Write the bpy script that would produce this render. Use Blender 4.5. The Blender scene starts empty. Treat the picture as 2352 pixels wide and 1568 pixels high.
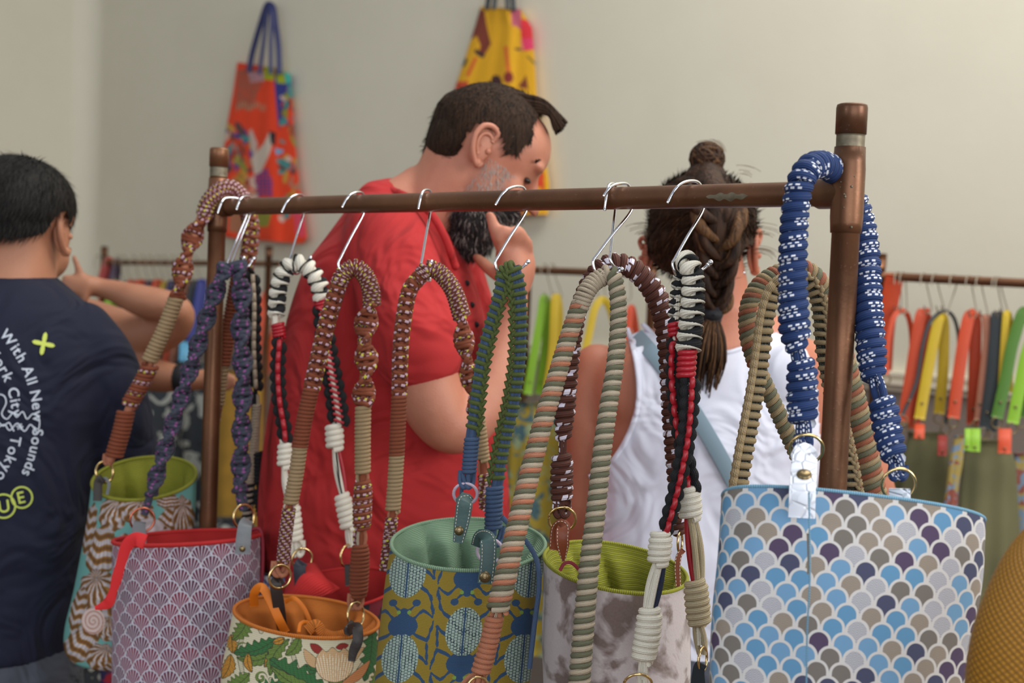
import bpy, bmesh, math, random
import numpy as np
from mathutils import Vector, Matrix
from mathutils.bvhtree import BVHTree
random.seed(7); RNG = np.random.default_rng(7)
SC = bpy.context.scene
COL = SC.collection
# ------------------------------------------------------------------ camera, world, lights, exposure
F = 3000.0
cam_m = Matrix.Translation((0, 0, 1.45)) @ Matrix.Rotation(math.radians(90 - 2.55), 4, 'X') @ Matrix.Rotation(math.radians(2.3), 4, 'Z')
cd = bpy.data.cameras.new('camera'); cam = bpy.data.objects.new('camera', cd); COL.objects.link(cam)
cam.matrix_world = cam_m
cd.sensor_width = 36; cd.lens = 36 * F / 2352; cd.clip_start = 0.05; cd.clip_end = 60
cd.dof.use_dof = True; cd.dof.focus_distance = 1.46; cd.dof.aperture_fstop = 5.0
SC.camera = cam
SC.view_settings.view_transform = 'Standard'; SC.view_settings.look = 'None'
SC.view_settings.gamma = 1; SC.view_settings.use_curve_mapping = False
SC.view_settings.exposure = 0.38
w = bpy.data.worlds.new('world'); SC.world = w; w.use_nodes = True
w.node_tree.nodes['Background'].inputs[0].default_value = (0.86, 0.92, 1.0, 1)
w.node_tree.nodes['Background'].inputs[1].default_value = 0.33
def area(name, loc, target, sx, sy, power, col):
    l = bpy.data.lights.new(name, 'AREA'); l.shape = 'RECTANGLE'; l.size = sx; l.size_y = sy; l.energy = power; l.color = col
    o = bpy.data.objects.new(name, l); COL.objects.link(o); o.location = loc
    o.rotation_euler = (Vector(target) - Vector(loc)).to_track_quat('-Z', 'Y').to_euler()
    return o
area('ceiling_light', (1.2, 2.3, 3.9), (0.9, 2.7, 1.0), 2.6, 1.8, 80, (1.0, 0.96, 0.88))
area('window_light', (3.6, -0.6, 2.5), (0.3, 2.6, 1.1), 1.8, 1.6, 84, (1.0, 0.98, 0.95))
area('window_light', (-3.2, -1.2, 2.4), (-0.6, 2.6, 1.3), 1.6, 1.8, 20, (0.92, 0.96, 1.0))
area('front_fill_light', (0.6, -2.3, 2.0), (0.3, 2.0, 1.2), 3.0, 2.0, 48, (0.97, 0.98, 1.0))  # added fill from behind the camera to brighten bag fronts on the near rail

# ------------------------------------------------------------------ geometry helpers
CM = np.array(cam_m); CI = np.array(cam_m.inverted()); CAM = CM[:3, 3]
def PV(a):                      # (n,3) array of x, y, depth -> points of the place
    a = np.asarray(a, float); d = a[:, 2]
    c = np.stack([(a[:, 0] - 1176) / F * d, -(a[:, 1] - 784) / F * d, -d], 1)
    return c @ CM[:3, :3].T + CAM
def P(x, y, d): return PV([(x, y, d)])[0]
def PX(v):
    c = (np.asarray(v) - CAM) @ CM[:3, :3]
    return np.stack([1176 + F * c[:, 0] / -c[:, 2], 784 - F * c[:, 1] / -c[:, 2], -c[:, 2]], 1)
CX, CY, CZ = CM[:3, 0], CM[:3, 1], -CM[:3, 2]      # right, up, away
def nrm(a): return a / np.maximum(np.linalg.norm(a, axis=-1, keepdims=True), 1e-9)

class MB:
    def __init__(s): s.V = []; s.F = []; s.U = []; s.M = []; s.C = []; s.n = 0; s.mats = []
    def mi(s, m):
        if m not in s.mats: s.mats.append(m)
        return s.mats.index(m)
    def grid(s, V, wrap=False, u=None, v=None, mat=None, cap=False, col=None):
        m, n = V.shape[:2]
        u = np.linspace(0, 1, m) if u is None else np.asarray(u, float)
        nv = n + 1 if wrap else n
        v = np.linspace(0, 1, nv) if v is None else np.asarray(v, float)
        i, j = np.meshgrid(np.arange(m - 1), np.arange(nv - 1), indexing='ij'); i = i.ravel(); j = j.ravel()
        j2 = (j + 1) % n
        f = np.stack([i * n + j, i * n + j2, (i + 1) * n + j2, (i + 1) * n + j], 1) + s.n
        uu = np.stack([u[i], u[i], u[i + 1], u[i + 1]], 1); vv = np.stack([v[j], v[j + 1], v[j + 1], v[j]], 1)
        k = s.mi(mat)
        s.V.append(V.reshape(-1, 3)); s.F.append(f); s.U.append(np.stack([uu, vv], 2)); s.M.append(np.full(len(f), k))
        s.C.append(np.ones((m * n, 3)) if col is None else col.reshape(-1, 3))
        s.n += m * n
        if cap and wrap:
            for r, e in ((0, V[0]), (m - 1, V[-1])):
                b = s.n; s.V.append(e.mean(0)[None]); s.C.append(np.ones((1, 3)) if col is None else col[r, :1]); s.n += 1
                jj = np.arange(n); a = (b - 1 if False else 0)
                base = b - (m * n if r == 0 else m * n + 1)
                q = np.stack([base + r * n + jj, base + r * n + (jj + 1) % n, np.full(n, b), np.full(n, b)], 1)
                if r: q = q[:, [1, 0, 2, 3]]
                s.F.append(q); s.U.append(np.zeros((n, 4, 2))); s.M.append(np.full(n, k))
    def tris(s, V, T, mat=None, uv=None):
        V = np.asarray(V, float); T = np.asarray(T, int)
        q = np.concatenate([T, T[:, 2:3]], 1) + s.n if T.shape[1] == 3 else T + s.n
        s.V.append(V); s.F.append(q); s.U.append(np.zeros((len(q), 4, 2)) if uv is None else uv); s.M.append(np.full(len(q), s.mi(mat)))
        s.C.append(np.ones((len(V), 3))); s.n += len(V)
    def mesh(s, name, off=(0, 0, 0), color=False, smooth=True):
        V = np.concatenate(s.V) - np.asarray(off); Q = np.concatenate(s.F); U = np.concatenate(s.U); Mi = np.concatenate(s.M)
        me = bpy.data.meshes.new(name)
        tri = Q[:, 2] == Q[:, 3]
        cnt = np.where(tri, 3, 4); keep = np.ones(Q.shape, bool); keep[tri, 3] = False
        li = Q[keep]; uv = U[keep]
        me.vertices.add(len(V)); me.vertices.foreach_set('co', V.astype(np.float32).ravel())
        me.loops.add(len(li)); me.loops.foreach_set('vertex_index', li.astype(np.int32))
        me.polygons.add(len(Q)); st = np.concatenate([[0], np.cumsum(cnt)[:-1]])
        me.polygons.foreach_set('loop_start', st.astype(np.int32))
        try: me.polygons.foreach_set('loop_total', cnt.astype(np.int32))
        except Exception: pass
        me.polygons.foreach_set('material_index', Mi.astype(np.int32))
        me.polygons.foreach_set('use_smooth', np.full(len(Q), smooth))
        me.update(calc_edges=True)
        ul = me.uv_layers.new(name='UVMap'); ul.data.foreach_set('uv', uv.astype(np.float32).ravel())
        if color:
            c = np.concatenate(s.C); c = np.concatenate([c, np.ones((len(c), 1))], 1)
            at = me.color_attributes.new('print', 'FLOAT_COLOR', 'POINT'); at.data.foreach_set('color', c.astype(np.float32).ravel())
        for m in s.mats:
            me.materials.append(m)
        me.validate()
        return me

def wloc(o):
    v = np.zeros(3)
    while o: v += np.array(o.location); o = o.parent
    return v
def link(name, mb, parent=None, color=False, smooth=True, off=None):
    if parent is not None: off = wloc(parent)
    elif off is None:
        V = np.concatenate(mb.V); off = np.array([V[:, 0].mean(), V[:, 1].mean(), V[:, 2].min()])
    o = bpy.data.objects.new(name, mb.mesh(name, off, color, smooth)); COL.objects.link(o)
    if parent is not None: o.parent = parent
    else: o.location = off
    return o
def tag(o, label=None, cat=None, group=None, kind=None):
    if label: o['label'] = label
    if cat: o['category'] = cat
    if group: o['group'] = group
    if kind: o['kind'] = kind
    return o
def thing(name, loc, label, cat, group=None):
    o = bpy.data.objects.new(name, None); COL.objects.link(o); o.location = loc; o.empty_display_size = 0.05
    return tag(o, label, cat, group)

def catmull(C, step=0.003):
    C = np.asarray(C, float)
    if len(C) == 2:
        n = max(2, int(np.linalg.norm(C[1] - C[0]) / step)); t = np.linspace(0, 1, n)[:, None]; return C[0] * (1 - t) + C[1] * t
    Q = np.concatenate([[2 * C[0] - C[1]], C, [2 * C[-1] - C[-2]]]); out = []
    for i in range(1, len(Q) - 2):
        p0, p1, p2, p3 = Q[i - 1:i + 3]; n = max(2, int(np.linalg.norm(p2 - p1) / step)); t = np.linspace(0, 1, n, endpoint=False)[:, None]
        out.append(0.5 * (2 * p1 + (p2 - p0) * t + (2 * p0 - 5 * p1 + 4 * p2 - p3) * t ** 2 + (3 * p1 - p0 - 3 * p2 + p3) * t ** 3))
    out.append(Q[-2][None]); return np.concatenate(out)
def arclen(p): return np.concatenate([[0], np.cumsum(np.linalg.norm(np.diff(p, axis=0), axis=1))])
def resamp(p, s): L = arclen(p); return np.stack([np.interp(s, L, p[:, k]) for k in range(p.shape[1])], 1)
def pxpath(pts, d, step=0.003):
    return catmull(PV([(p[0], p[1], d + (p[2] if len(p) > 2 else 0)) for p in pts]), step)
def frames(p):
    T = nrm(np.gradient(p, axis=0)); V = nrm(p - CAM)
    B = nrm(np.cross(T, V)); N = np.cross(T, B); return T, B, N
def ptframes(p):                # rotation-minimising, for free tubes
    T = nrm(np.gradient(p, axis=0)); a = np.array([0.3, 0.2, 1.0]) if abs(T[0][2]) < 0.9 else np.array([1.0, 0.1, 0])
    B = np.zeros_like(T); b = nrm(np.cross(T[0], a))
    for i in range(len(p)): b = nrm(b - T[i] * np.dot(b, T[i])); B[i] = b
    return T, B, np.cross(T, B)
def tube(mb, p, r, mat, n=8, cap=True, sq=(1, 1), fr=None, closed=False, u0=0):
    p = np.asarray(p, float); r = np.broadcast_to(np.asarray(r, float), (len(p),))
    T, B, N = fr or ptframes(p)
    a = np.linspace(0, 2 * np.pi, n, endpoint=False)
    V = p[:, None] + (B[:, None] * np.cos(a)[None, :, None] * sq[0] + N[:, None] * np.sin(a)[None, :, None] * sq[1]) * r[:, None, None]
    mb.grid(V, True, u=arclen(p) + u0, mat=mat, cap=cap)
def ell(mb, c, ax, mat, nu=12, nv=8):   # ellipsoid, ax = three axis vectors
    th = np.linspace(0.02, np.pi - 0.02, nv); ph = np.linspace(0, 2 * np.pi, nu, endpoint=False)
    ax = np.asarray(ax, float)
    V = np.asarray(c) + np.cos(th)[:, None, None] * ax[2] + np.sin(th)[:, None, None] * (np.cos(ph)[None, :, None] * ax[0] + np.sin(ph)[None, :, None] * ax[1])
    mb.grid(V, True, mat=mat, cap=True)
def box(mb, lo, hi, mat, ax=None, org=(0, 0, 0), bev=0):
    lo = np.array(lo, float); hi = np.array(hi, float)
    c = np.array([[x, y, z] for x in (0, 1) for y in (0, 1) for z in (0, 1)]) * (hi - lo) + lo
    if ax is not None: c = c @ np.asarray(ax, float)
    c = c + np.asarray(org)
    mb.tris(c, [[0, 1, 3, 2], [4, 6, 7, 5], [0, 4, 5, 1], [2, 3, 7, 6], [0, 2, 6, 4], [1, 5, 7, 3]], mat)
def strip(mb, p, w, t, mat, fr=None):   # flat band of width w, thickness t
    p = np.asarray(p, float); T, B, N = fr or frames(p)
    w = np.broadcast_to(np.asarray(w, float), (len(p),))[:, None] / 2; t = t / 2
    e = 0.25 * t
    V = np.stack([p + B * w + N * (t - e), p + B * (w - e * 2) + N * t, p - B * (w - e * 2) + N * t, p - B * w + N * (t - e), p - B * w - N * t, p + B * w - N * t], 1)
    mb.grid(V, True, u=arclen(p), mat=mat, cap=True)
def inpoly(x, y, poly):
    poly = np.asarray(poly, float); r = np.zeros(x.shape, bool); j = len(poly) - 1
    for i in range(len(poly)):
        xi, yi = poly[i]; xj, yj = poly[j]
        if yi != yj: r ^= ((yi > y) != (yj > y)) & (x < (xj - xi) * (y - yi) / (yj - yi) + xi)
        j = i
    return r

# ------------------------------------------------------------------ material helpers
def lin(c): 
    c = np.array(c, float) / 255; c = np.where(c <= 0.04045, c / 12.92, ((c + 0.055) / 1.055) ** 2.4); return tuple(c) + (1.0,)
class E:
    nt = None
    def __init__(s, v): s.v = v
    @staticmethod
    def m(op, *a):
        n = E.nt.nodes.new('ShaderNodeMath'); n.operation = op
        for i, x in enumerate(a):
            x = x.v if isinstance(x, E) else x
            if isinstance(x, (int, float)): n.inputs[i].default_value = x
            else: E.nt.links.new(x, n.inputs[i])
        return E(n.outputs[0])
    def __add__(s, o): return E.m('ADD', s, o)
    def __radd__(s, o): return E.m('ADD', s, o)
    def __sub__(s, o): return E.m('SUBTRACT', s, o)
    def __rsub__(s, o): return E.m('SUBTRACT', o, s)
    def __mul__(s, o): return E.m('MULTIPLY', s, o)
    def __rmul__(s, o): return E.m('MULTIPLY', s, o)
    def __truediv__(s, o): return E.m('DIVIDE', s, o)
    def __lt__(s, o): return E.m('LESS_THAN', s, o)
    def __gt__(s, o): return E.m('GREATER_THAN', s, o)
def fn(op): return lambda *a: E.m(op, *a)
Sin, Abs, Floor, Round, Fr, Sqrt, Atan2, Mod, Mn, Mx = map(fn, ('SINE', 'ABSOLUTE', 'FLOOR', 'ROUND', 'FRACT', 'SQRT', 'ARCTAN2', 'FLOORED_MODULO', 'MINIMUM', 'MAXIMUM'))
def sock(n, name, x):
    x = x.v if isinstance(x, E) else x
    if isinstance(x, (int, float, tuple)): n.inputs[name].default_value = x
    else: E.nt.links.new(x, n.inputs[name])
def mixc(f, a, b):
    n = E.nt.nodes.new('ShaderNodeMix'); n.data_type = 'RGBA'
    for k, x in ((0, f), (6, a), (7, b)):
        x = x.v if isinstance(x, E) else x
        if isinstance(x, (int, float, tuple)): n.inputs[k].default_value = x
        else: E.nt.links.new(x, n.inputs[k])
    return n.outputs[2]
def noise(scale, detail=2, vec=None, dist=0):
    n = E.nt.nodes.new('ShaderNodeTexNoise'); n.inputs['Scale'].default_value = scale; n.inputs['Detail'].default_value = detail; n.inputs['Distortion'].default_value = dist
    if vec is None:
        t = E.nt.nodes.new('ShaderNodeTexCoord'); vec = t.outputs['Object']
    E.nt.links.new(vec, n.inputs['Vector']); return E(n.outputs[0])
def uv():
    t = E.nt.nodes.new('ShaderNodeUVMap'); t.uv_map = 'UVMap'; s = E.nt.nodes.new('ShaderNodeSeparateXYZ'); E.nt.links.new(t.outputs[0], s.inputs[0])
    return E(s.outputs[0]), E(s.outputs[1]), t.outputs[0]
def comb(x, y, z=0.0):
    n = E.nt.nodes.new('ShaderNodeCombineXYZ'); sock(n, 0, x); sock(n, 1, y); sock(n, 2, z); return n.outputs[0]
def mat(name, col=(128, 128, 128), rough=0.8, metal=0.0, fn_=None, spec=None, sheen=0.0, sss=0):
    m = bpy.data.materials.new(name); m.use_nodes = True; nt = m.node_tree; E.nt = nt; b = nt.nodes['Principled BSDF']
    b.inputs['Base Color'].default_value = lin(col); b.inputs['Roughness'].default_value = rough; b.inputs['Metallic'].default_value = metal
    if spec is not None: b.inputs['Specular IOR Level'].default_value = spec
    if sheen: b.inputs['Sheen Weight'].default_value = sheen
    if sss: b.inputs['Subsurface Weight'].default_value = sss; b.inputs['Subsurface Radius'].default_value = (0.01, 0.004, 0.002); b.inputs['Subsurface Scale'].default_value = 1.0
    if fn_:
        r = fn_() or {}
        if 'c' in r: nt.links.new(r['c'], b.inputs['Base Color'])
        if 'r' in r: sock(b, 'Roughness', r['r'])
        if 'h' in r:
            bp = nt.nodes.new('ShaderNodeBump'); sock(bp, 'Height', r['h']); bp.inputs['Distance'].default_value = r.get('d', 0.001); bp.inputs['Strength'].default_value = r.get('s', 1.0)
            nt.links.new(bp.outputs[0], b.inputs['Normal'])
    return m
def mottled(col, amt=0.12, scale=12, h=None, hs=400, d=0.0006):
    def f():
        a = noise(scale, 4)
        c = mixc(a, lin([x * (1 - amt) for x in col]), lin([min(255, x * (1 + amt)) for x in col]))
        return dict(c=c, h=noise(hs, 2), d=d)
    return f
# cord: u = metres along the cord, v = 0..1 around it; woven sheath as fine relief
def cord(name, col, rough=0.75, ribs=14, dark=0.72, d=0.0005, tw=0):
    def f():
        u, v, _ = uv()
        r = Sin(v * (6.28318 * ribs) + u * tw) * 0.5 + 0.5
        x = Sin(u * 5200.0 + v * 31.4) * 0.25 + r
        c = mixc(Mx(Mn(r, 1.0), 0.0), lin([k * dark for k in col]), lin(col))
        return dict(c=c, h=x, d=d)
    return mat(name, col, rough, fn_=f)
def fleck(name, base, marks, rough=0.75, ribs=14, d=0.0004):
    # marks: (period m, u0, u-width m, v0, v-width, slant, colour)
    def f():
        u, v, _ = uv()
        r = Sin(v * (6.28318 * ribs)) * 0.5 + 0.5
        c = mixc(r, lin([k * 0.75 for k in base]), lin(base))
        for per, u0, uw, v0, vw, sl, cc in marks:
            vv = Fr(v - v0); uu = Fr((u - u0) / per + vv * sl)
            inside = (uu < uw / per) * (vv < vw)
            c = mixc(inside, c, lin(cc))
        return dict(c=c, h=r, d=d)
    return mat(name, base, rough, fn_=f)
# ------------------------------------------------------------------ materials
def wallf():
    a = noise(0.9, 3); b = noise(6, 3)
    return dict(c=mixc(a * 0.7 + b * 0.3, lin((194, 188, 170)), lin((216, 212, 196))), h=noise(60, 3), d=0.0004)
M_wall = mat('plaster', (205, 200, 182), 0.7, fn_=wallf, spec=0.25)
M_dado = mat('dado_paint', (128, 116, 108), 0.6, fn_=mottled((128, 116, 108), 0.06, 3))
M_trim = mat('trim_paint', (214, 206, 188), 0.5)
M_floor = mat('floor_boards', (92, 72, 54), 0.5, fn_=mottled((92, 72, 54), 0.3, 3))
def copperf():
    t = E.nt.nodes.new('ShaderNodeTexCoord')
    a = noise(7, 5); b = noise(55, 3); s = noise(300, 2)
    c = mixc(Mn(Mx(a * 3.0 - 1.0, 0.0), 1.0), lin((92, 61, 42)), lin((128, 87, 60)))
    c = mixc(Mn(Mx(b * 7.0 - 4.4, 0.0), 1.0) * 0.5, c, lin((92, 76, 54)))
    c = mixc(Mn(Mx(s * 9.0 - 6.0, 0.0), 1.0) * 0.35, c, lin((170, 132, 110)))
    return dict(c=c, r=b * 0.25 + 0.27, h=s, d=0.0001)
M_copper = mat('aged_copper', (120, 80, 60), 0.38, 0.6, fn_=copperf)
def solderf():
    a = noise(90, 4)
    return dict(c=mixc(a, lin((70, 62, 50)), lin((150, 140, 118))), h=a, d=0.0006)
M_solder = mat('grey_solder_tarnish', (110, 100, 85), 0.5, 0.6, fn_=solderf)
M_chrome = mat('chrome_wire', (225, 228, 235), 0.12, 1.0)
M_gold = mat('pale_gold', (226, 196, 140), 0.16, 1.0)
M_copperring = mat('rose_gold', (190, 110, 85), 0.2, 1.0)
M_lilac = mat('lilac_enamel', (196, 178, 196), 0.35)
M_brass = mat('dark_brass', (128, 112, 82), 0.32, 0.9)
M_old = mat('dull_wire', (150, 140, 125), 0.4, 0.8)

C_cream = cord('cream_cord', (214, 196, 170))
C_peach = cord('peach_cord', (214, 138, 104))
C_olive = cord('grey_olive_cord', (124, 124, 98))
C_beige = cord('beige_cord', (196, 166, 124))
C_rust = cord('rust_cord', (160, 82, 50))
C_dusty = cord('dusty_orange_cord', (176, 104, 74))
C_green = cord('moss_green_cord', (100, 116, 54))
C_steel = cord('slate_blue_cord', (84, 110, 150))
C_tan = cord('tan_cord', (180, 156, 116))
C_core = fleck('dark_speckled_core', (48, 48, 38), [(0.004, 0, 0.001, 0.1, 0.2, 1, (120, 110, 80))])
C_black = cord('black_cord', (22, 24, 28), 0.85)
C_white = cord('off_white_cotton_cord', (238, 232, 216), 0.85, ribs=10, dark=0.93)
C_ecru = cord('ecru_cotton_cord', (196, 180, 146), 0.85, ribs=10, dark=0.86)
C_red = mat('red_leather_cord', (166, 26, 40), 0.35)
C_navy = cord('navy_cord', (34, 44, 74))
C_slate = fleck('slate_cord_with_purple', (66, 72, 88), [(0.012, 0.0, 0.003, 0.0, 0.16, 0.5, (150, 84, 146)), (0.012, 0.006, 0.003, 0.5, 0.16, 0.5, (140, 76, 138)), (0.012, 0.003, 0.003, 0.25, 0.14, 0.5, (140, 76, 138))])
C_spk = fleck('maroon_cord_with_lavender_and_yellow', (116, 52, 34), [
    (0.0075, 0.0, 0.0042, 0.00, 0.22, 0.2, (206, 172, 186)), (0.0075, 0.0035, 0.0038, 0.40, 0.2, 0.2, (206, 172, 186)), (0.0075, 0.002, 0.0038, 0.72, 0.2, 0.2, (200, 166, 180)),
    (0.0105, 0.004, 0.0030, 0.08, 0.2, 0.2, (206, 198, 66)), (0.0105, 0.0, 0.003, 0.58, 0.2, 0.2, (206, 198, 66))])
C_blue = fleck('navy_rope_with_white_ticks', (24, 56, 112), [(0.0302, r_ * 0.0048 + c_ * 0.0014 + j_ * 0.002, 0.0027, j_ / 3 + c_ * 0.10, 0.062, 0.10, (226, 230, 240)) for j_ in range(3) for r_ in range(3) for c_ in range(2)], d=0.0005)
C_brown = fleck('chocolate_rope_with_white_marks', (92, 46, 32), [
    (0.033, 0.0, 0.005, 0.02, 0.26, 0.25, (226, 220, 236)), (0.033, 0.0062, 0.005, 0.10, 0.26, 0.25, (226, 220, 236)),
    (0.033, 0.017, 0.005, 0.52, 0.26, 0.25, (226, 220, 236)), (0.033, 0.0232, 0.005, 0.60, 0.26, 0.25, (226, 220, 236))], ribs=10)

def leather(name, col, rough=0.5, hs=350, d=0.0003): return mat(name, col, rough, fn_=mottled(col, 0.12, 25, hs=hs, d=d))
L_grey = leather('grey_leather', (118, 122, 126)); L_dark = leather('dark_leather', (52, 46, 44)); L_teal = leather('dark_teal_leather', (62, 88, 88))
L_brown = leather('cognac_leather', (132, 66, 38)); L_navy = leather('navy_leather', (32, 38, 52))
def crocf():
    v = E.nt.nodes.new('ShaderNodeTexVoronoi'); v.feature = 'DISTANCE_TO_EDGE'; v.inputs['Scale'].default_value = 75
    t = E.nt.nodes.new('ShaderNodeTexCoord'); E.nt.links.new(t.outputs['Object'], v.inputs['Vector'])
    return dict(h=Mn(E(v.outputs[0]) * 9.0, 1.0), d=0.0012)
L_white = mat('white_embossed_leather', (226, 232, 244), 0.35, fn_=crocf)
M_thread = mat('white_thread', (225, 220, 205), 0.8)
def ribbed(name, col, freq=2600, amt=0.28, d=0.0006, ax='u'):
    def f():
        u, v, _ = uv(); k = v if ax == 'v' else u
        s = Sin(k * float(freq) + noise(30, 2) * 9.0) * 0.5 + 0.5
        return dict(c=mixc(s, lin([x * (1 - amt) for x in col]), lin(col)), h=s, d=d)
    return mat(name, col, 0.85, fn_=f)
F_lime = ribbed('lime_corduroy', (158, 160, 46)); F_sage = ribbed('sage_corduroy', (136, 168, 138)); F_orange = ribbed('orange_corduroy', (214, 122, 40))
F_red = ribbed('red_cotton', (204, 42, 42), 3000, 0.1); F_blue = ribbed('light_blue_cotton', (120, 168, 196), 3000, 0.1)
F_redband = mat('red_band', (206, 30, 34), 0.7); F_orangeband = mat('orange_band', (226, 124, 24), 0.6); F_maroon = mat('maroon_band', (130, 20, 40), 0.6)
def printf(bump=2400):
    def f():
        n = E.nt.nodes.new('ShaderNodeAttribute'); n.attribute_name = 'print'
        u, v, _ = uv()
        return dict(c=n.outputs['Color'], h=Sin(u * float(bump) + v * float(bump) * 0.5) * 0.5 + Sin(v * float(bump)) * 0.5, d=0.00025)
    return f
M_print = mat('printed_cotton', (200, 200, 200), 0.8, fn_=printf())
M_weave = mat('woven_jacquard', (200, 200, 200), 0.8, fn_=printf(3400))
def scallop(u, v, W, H, R):
    j = Floor(v / H)
    def cand(r):
        uu = u / W - Mod(r, 2.0) * 0.5; i = Round(uu); dx = (uu - i) * W; dy = v - r * H
        return dict(dx=dx, dy=dy, q=Sqrt(dx * dx + dy * dy), i=i, j=r)
    c0, c1, c2 = cand(j - 1.0), cand(j + 0.0), cand(j + 1.0)
    i0 = c0['q'] < R; i1 = c1['q'] < R
    def sel(k):
        t = c2[k] + i1 * (c1[k] - c2[k]); return t + i0 * (c0[k] - t)
    return {k: sel(k) for k in ('dx', 'dy', 'q', 'i', 'j')}
def hash1(i, j, s=0.0):
    n = E.nt.nodes.new('ShaderNodeTexWhiteNoise'); n.noise_dimensions = '3D'; E.nt.links.new(comb(i, j, s), n.inputs['Vector']); return E(n.outputs[0])
def scalef():
    u, v, _ = uv(); W = 0.0228; R = W / 2
    wob = noise(70, 2) * 0.0008
    s = scallop(u + wob, v + wob, W, W * 0.60, R)
    h = hash1(s['i'], s['j'])
    pal = [(0.0, (104, 156, 196)), (0.20, (84, 146, 188)), (0.36, (44, 50, 88)), (0.46, (62, 32, 78)), (0.58, (112, 104, 94)), (0.70, (168, 150, 120)), (0.86, (204, 204, 210))]
    c = lin(pal[0][1])
    for t, cc in pal[1:]: c = mixc(h > t, c, lin(cc))
    chev = Sin((s['dy'] * 1.0 + Abs(Mod(s['dx'] + 0.0400, 0.008) - 0.004) * 1.1) * 2900.0) > 0.15
    c = mixc(chev * (h > 0.70) * 0.75, c, lin((96, 98, 116)))
    weave = Sin(u * 5200.0) * Sin(v * 4200.0) * 0.5 + 0.5
    c = mixc(weave * 0.16, c, lin((190, 194, 204)))
    up_ = s['dy'] > 0.0; edge = up_ * (s['q'] > (R - 0.0026)) + (1.0 - up_) * (Abs(s['dx']) > (R - 0.0026))
    c = mixc(edge, c, lin((214, 212, 210)))
    return dict(c=c, h=edge * 0.8 + weave * 0.4, d=0.0005)
M_scale = mat('scale_pattern_jacquard', (200, 200, 210), 0.8, fn_=scalef)
def fanf():
    u, v, _ = uv(); W = 0.0300; R = W / 2
    s = scallop(u, v, W, W * 0.55, R)
    a = Atan2(s['dx'], s['dy'] + W * 0.5)
    q2 = Sqrt(s['dx'] * s['dx'] + (s['dy'] + W * 0.5) * (s['dy'] + W * 0.5))
    ray = (Sin(a * 30.0) > 0.3) * (q2 > 0.006)
    h = hash1(s['i'], s['j'])
    c = mixc(h, lin((130, 20, 50)), lin((78, 30, 52)))
    c = mixc(ray, c, lin((200, 190, 206)))
    c = mixc((s['dy'] < -0.0105), c, lin((40, 46, 66)))
    c = mixc((q2 < 0.0045), c, lin((160, 140, 110)))
    up_ = s['dy'] > 0.0; c = mixc(up_ * (s['q'] > (R - 0.0016)) + (1.0 - up_) * (Abs(s['dx']) > (R - 0.0016)), c, lin((208, 212, 226)))
    return dict(c=c, h=Sin(u * 4000.0) * Sin(v * 4000.0), d=0.0002)
M_fan = mat('fan_print_cotton', (150, 120, 140), 0.8, fn_=fanf)
def cowf():
    u, v, t = uv()
    a = noise(21, 4, t, 0.3); b = noise(400, 3)
    k = Mn(Mx((a - 0.515) * 11.0, 0.0), 1.0)
    c = mixc(k, lin((186, 176, 178)), lin((104, 86, 80)))
    c = mixc(b * 0.35, c, lin((150, 138, 134)))
    return dict(c=c, h=b, d=0.0004)
M_cow = mat('cow_print_plush', (160, 150, 150), 0.9, fn_=cowf, sheen=0.3)
def honeyf():
    u, v, t = uv()
    s = scallop(u, v, 0.0056, 0.0028, 0.0028)
    k = s['q'] / 0.0028
    return dict(c=mixc(k, lin((190, 134, 24)), lin((112, 74, 14))), h=1.0 - k, d=0.0012)
M_honey = mat('mustard_textured_leather', (176, 122, 24), 0.55, fn_=honeyf)
M_khaki = mat('khaki_canvas', (92, 90, 62), 0.9, fn_=mottled((92, 90, 62), 0.25, 6))
def patch(name, cols, scale=14, thr=0.5):
    def f():
        c = lin(cols[0])
        for k, cc in enumerate(cols[1:]):
            a = noise(scale * (1 + 0.35 * k), 2, None, 0.8 + k)
            c = mixc(a > (thr + 0.03 * k), c, lin(cc))
        return dict(c=c)
    return mat(name, cols[0], 0.85, fn_=f)
F_dkfloral = patch('black_and_white_floral_cloth', [(38, 44, 50), (150, 152, 146), (30, 34, 40)], 14, 0.56)
F_tealyel = patch('mustard_and_teal_print_cloth', [(150, 130, 40), (62, 92, 100), (134, 150, 116)], 18, 0.55)
F_mustard = mat('mustard_cloth', (140, 106, 34), 0.9, fn_=mottled((140, 106, 34), 0.15, 20))
F_redblue = patch('navy_and_red_print_cloth', [(40, 32, 76), (150, 24, 44)], 22, 0.54)
F_scarf = patch('multicolour_scarf_cloth', [(150, 132, 70), (130, 70, 56), (110, 130, 150)], 26, 0.5)

def skinf(c1, c2, sc=22):
    def f():
        a = noise(sc, 4); return dict(c=mixc(a, lin(c1), lin(c2)), h=noise(420, 2), d=0.0004)
    return f
S_man = mat('fair_reddish_skin', (198, 138, 112), 0.55, fn_=skinf((172, 104, 82), (194, 134, 108)), sss=0.08)
S_left = mat('warm_tan_skin', (186, 130, 98), 0.55, fn_=skinf((160, 104, 78), (184, 130, 100)), sss=0.08)
S_woman = mat('sunburnt_skin', (190, 122, 92), 0.55, fn_=skinf((168, 100, 76), (186, 120, 94)), sss=0.08)
def hairf(c1, c2, st=(40, 40, 6)):
    def f():
        t = E.nt.nodes.new('ShaderNodeTexCoord'); mp = E.nt.nodes.new('ShaderNodeMapping'); mp.inputs['Scale'].default_value = st
        E.nt.links.new(t.outputs['Object'], mp.inputs[0]); a = noise(4.0, 4, mp.outputs[0], 0.6)
        return dict(c=mixc(Mn(Mx(a * 2.4 - 0.7, 0.0), 1.0), lin(c1), lin(c2)), h=a, d=0.004)
    return f
H_black = mat('black_hair', (24, 22, 20), 0.65, spec=0.2, fn_=hairf((16, 15, 15), (32, 29, 27)))
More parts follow.
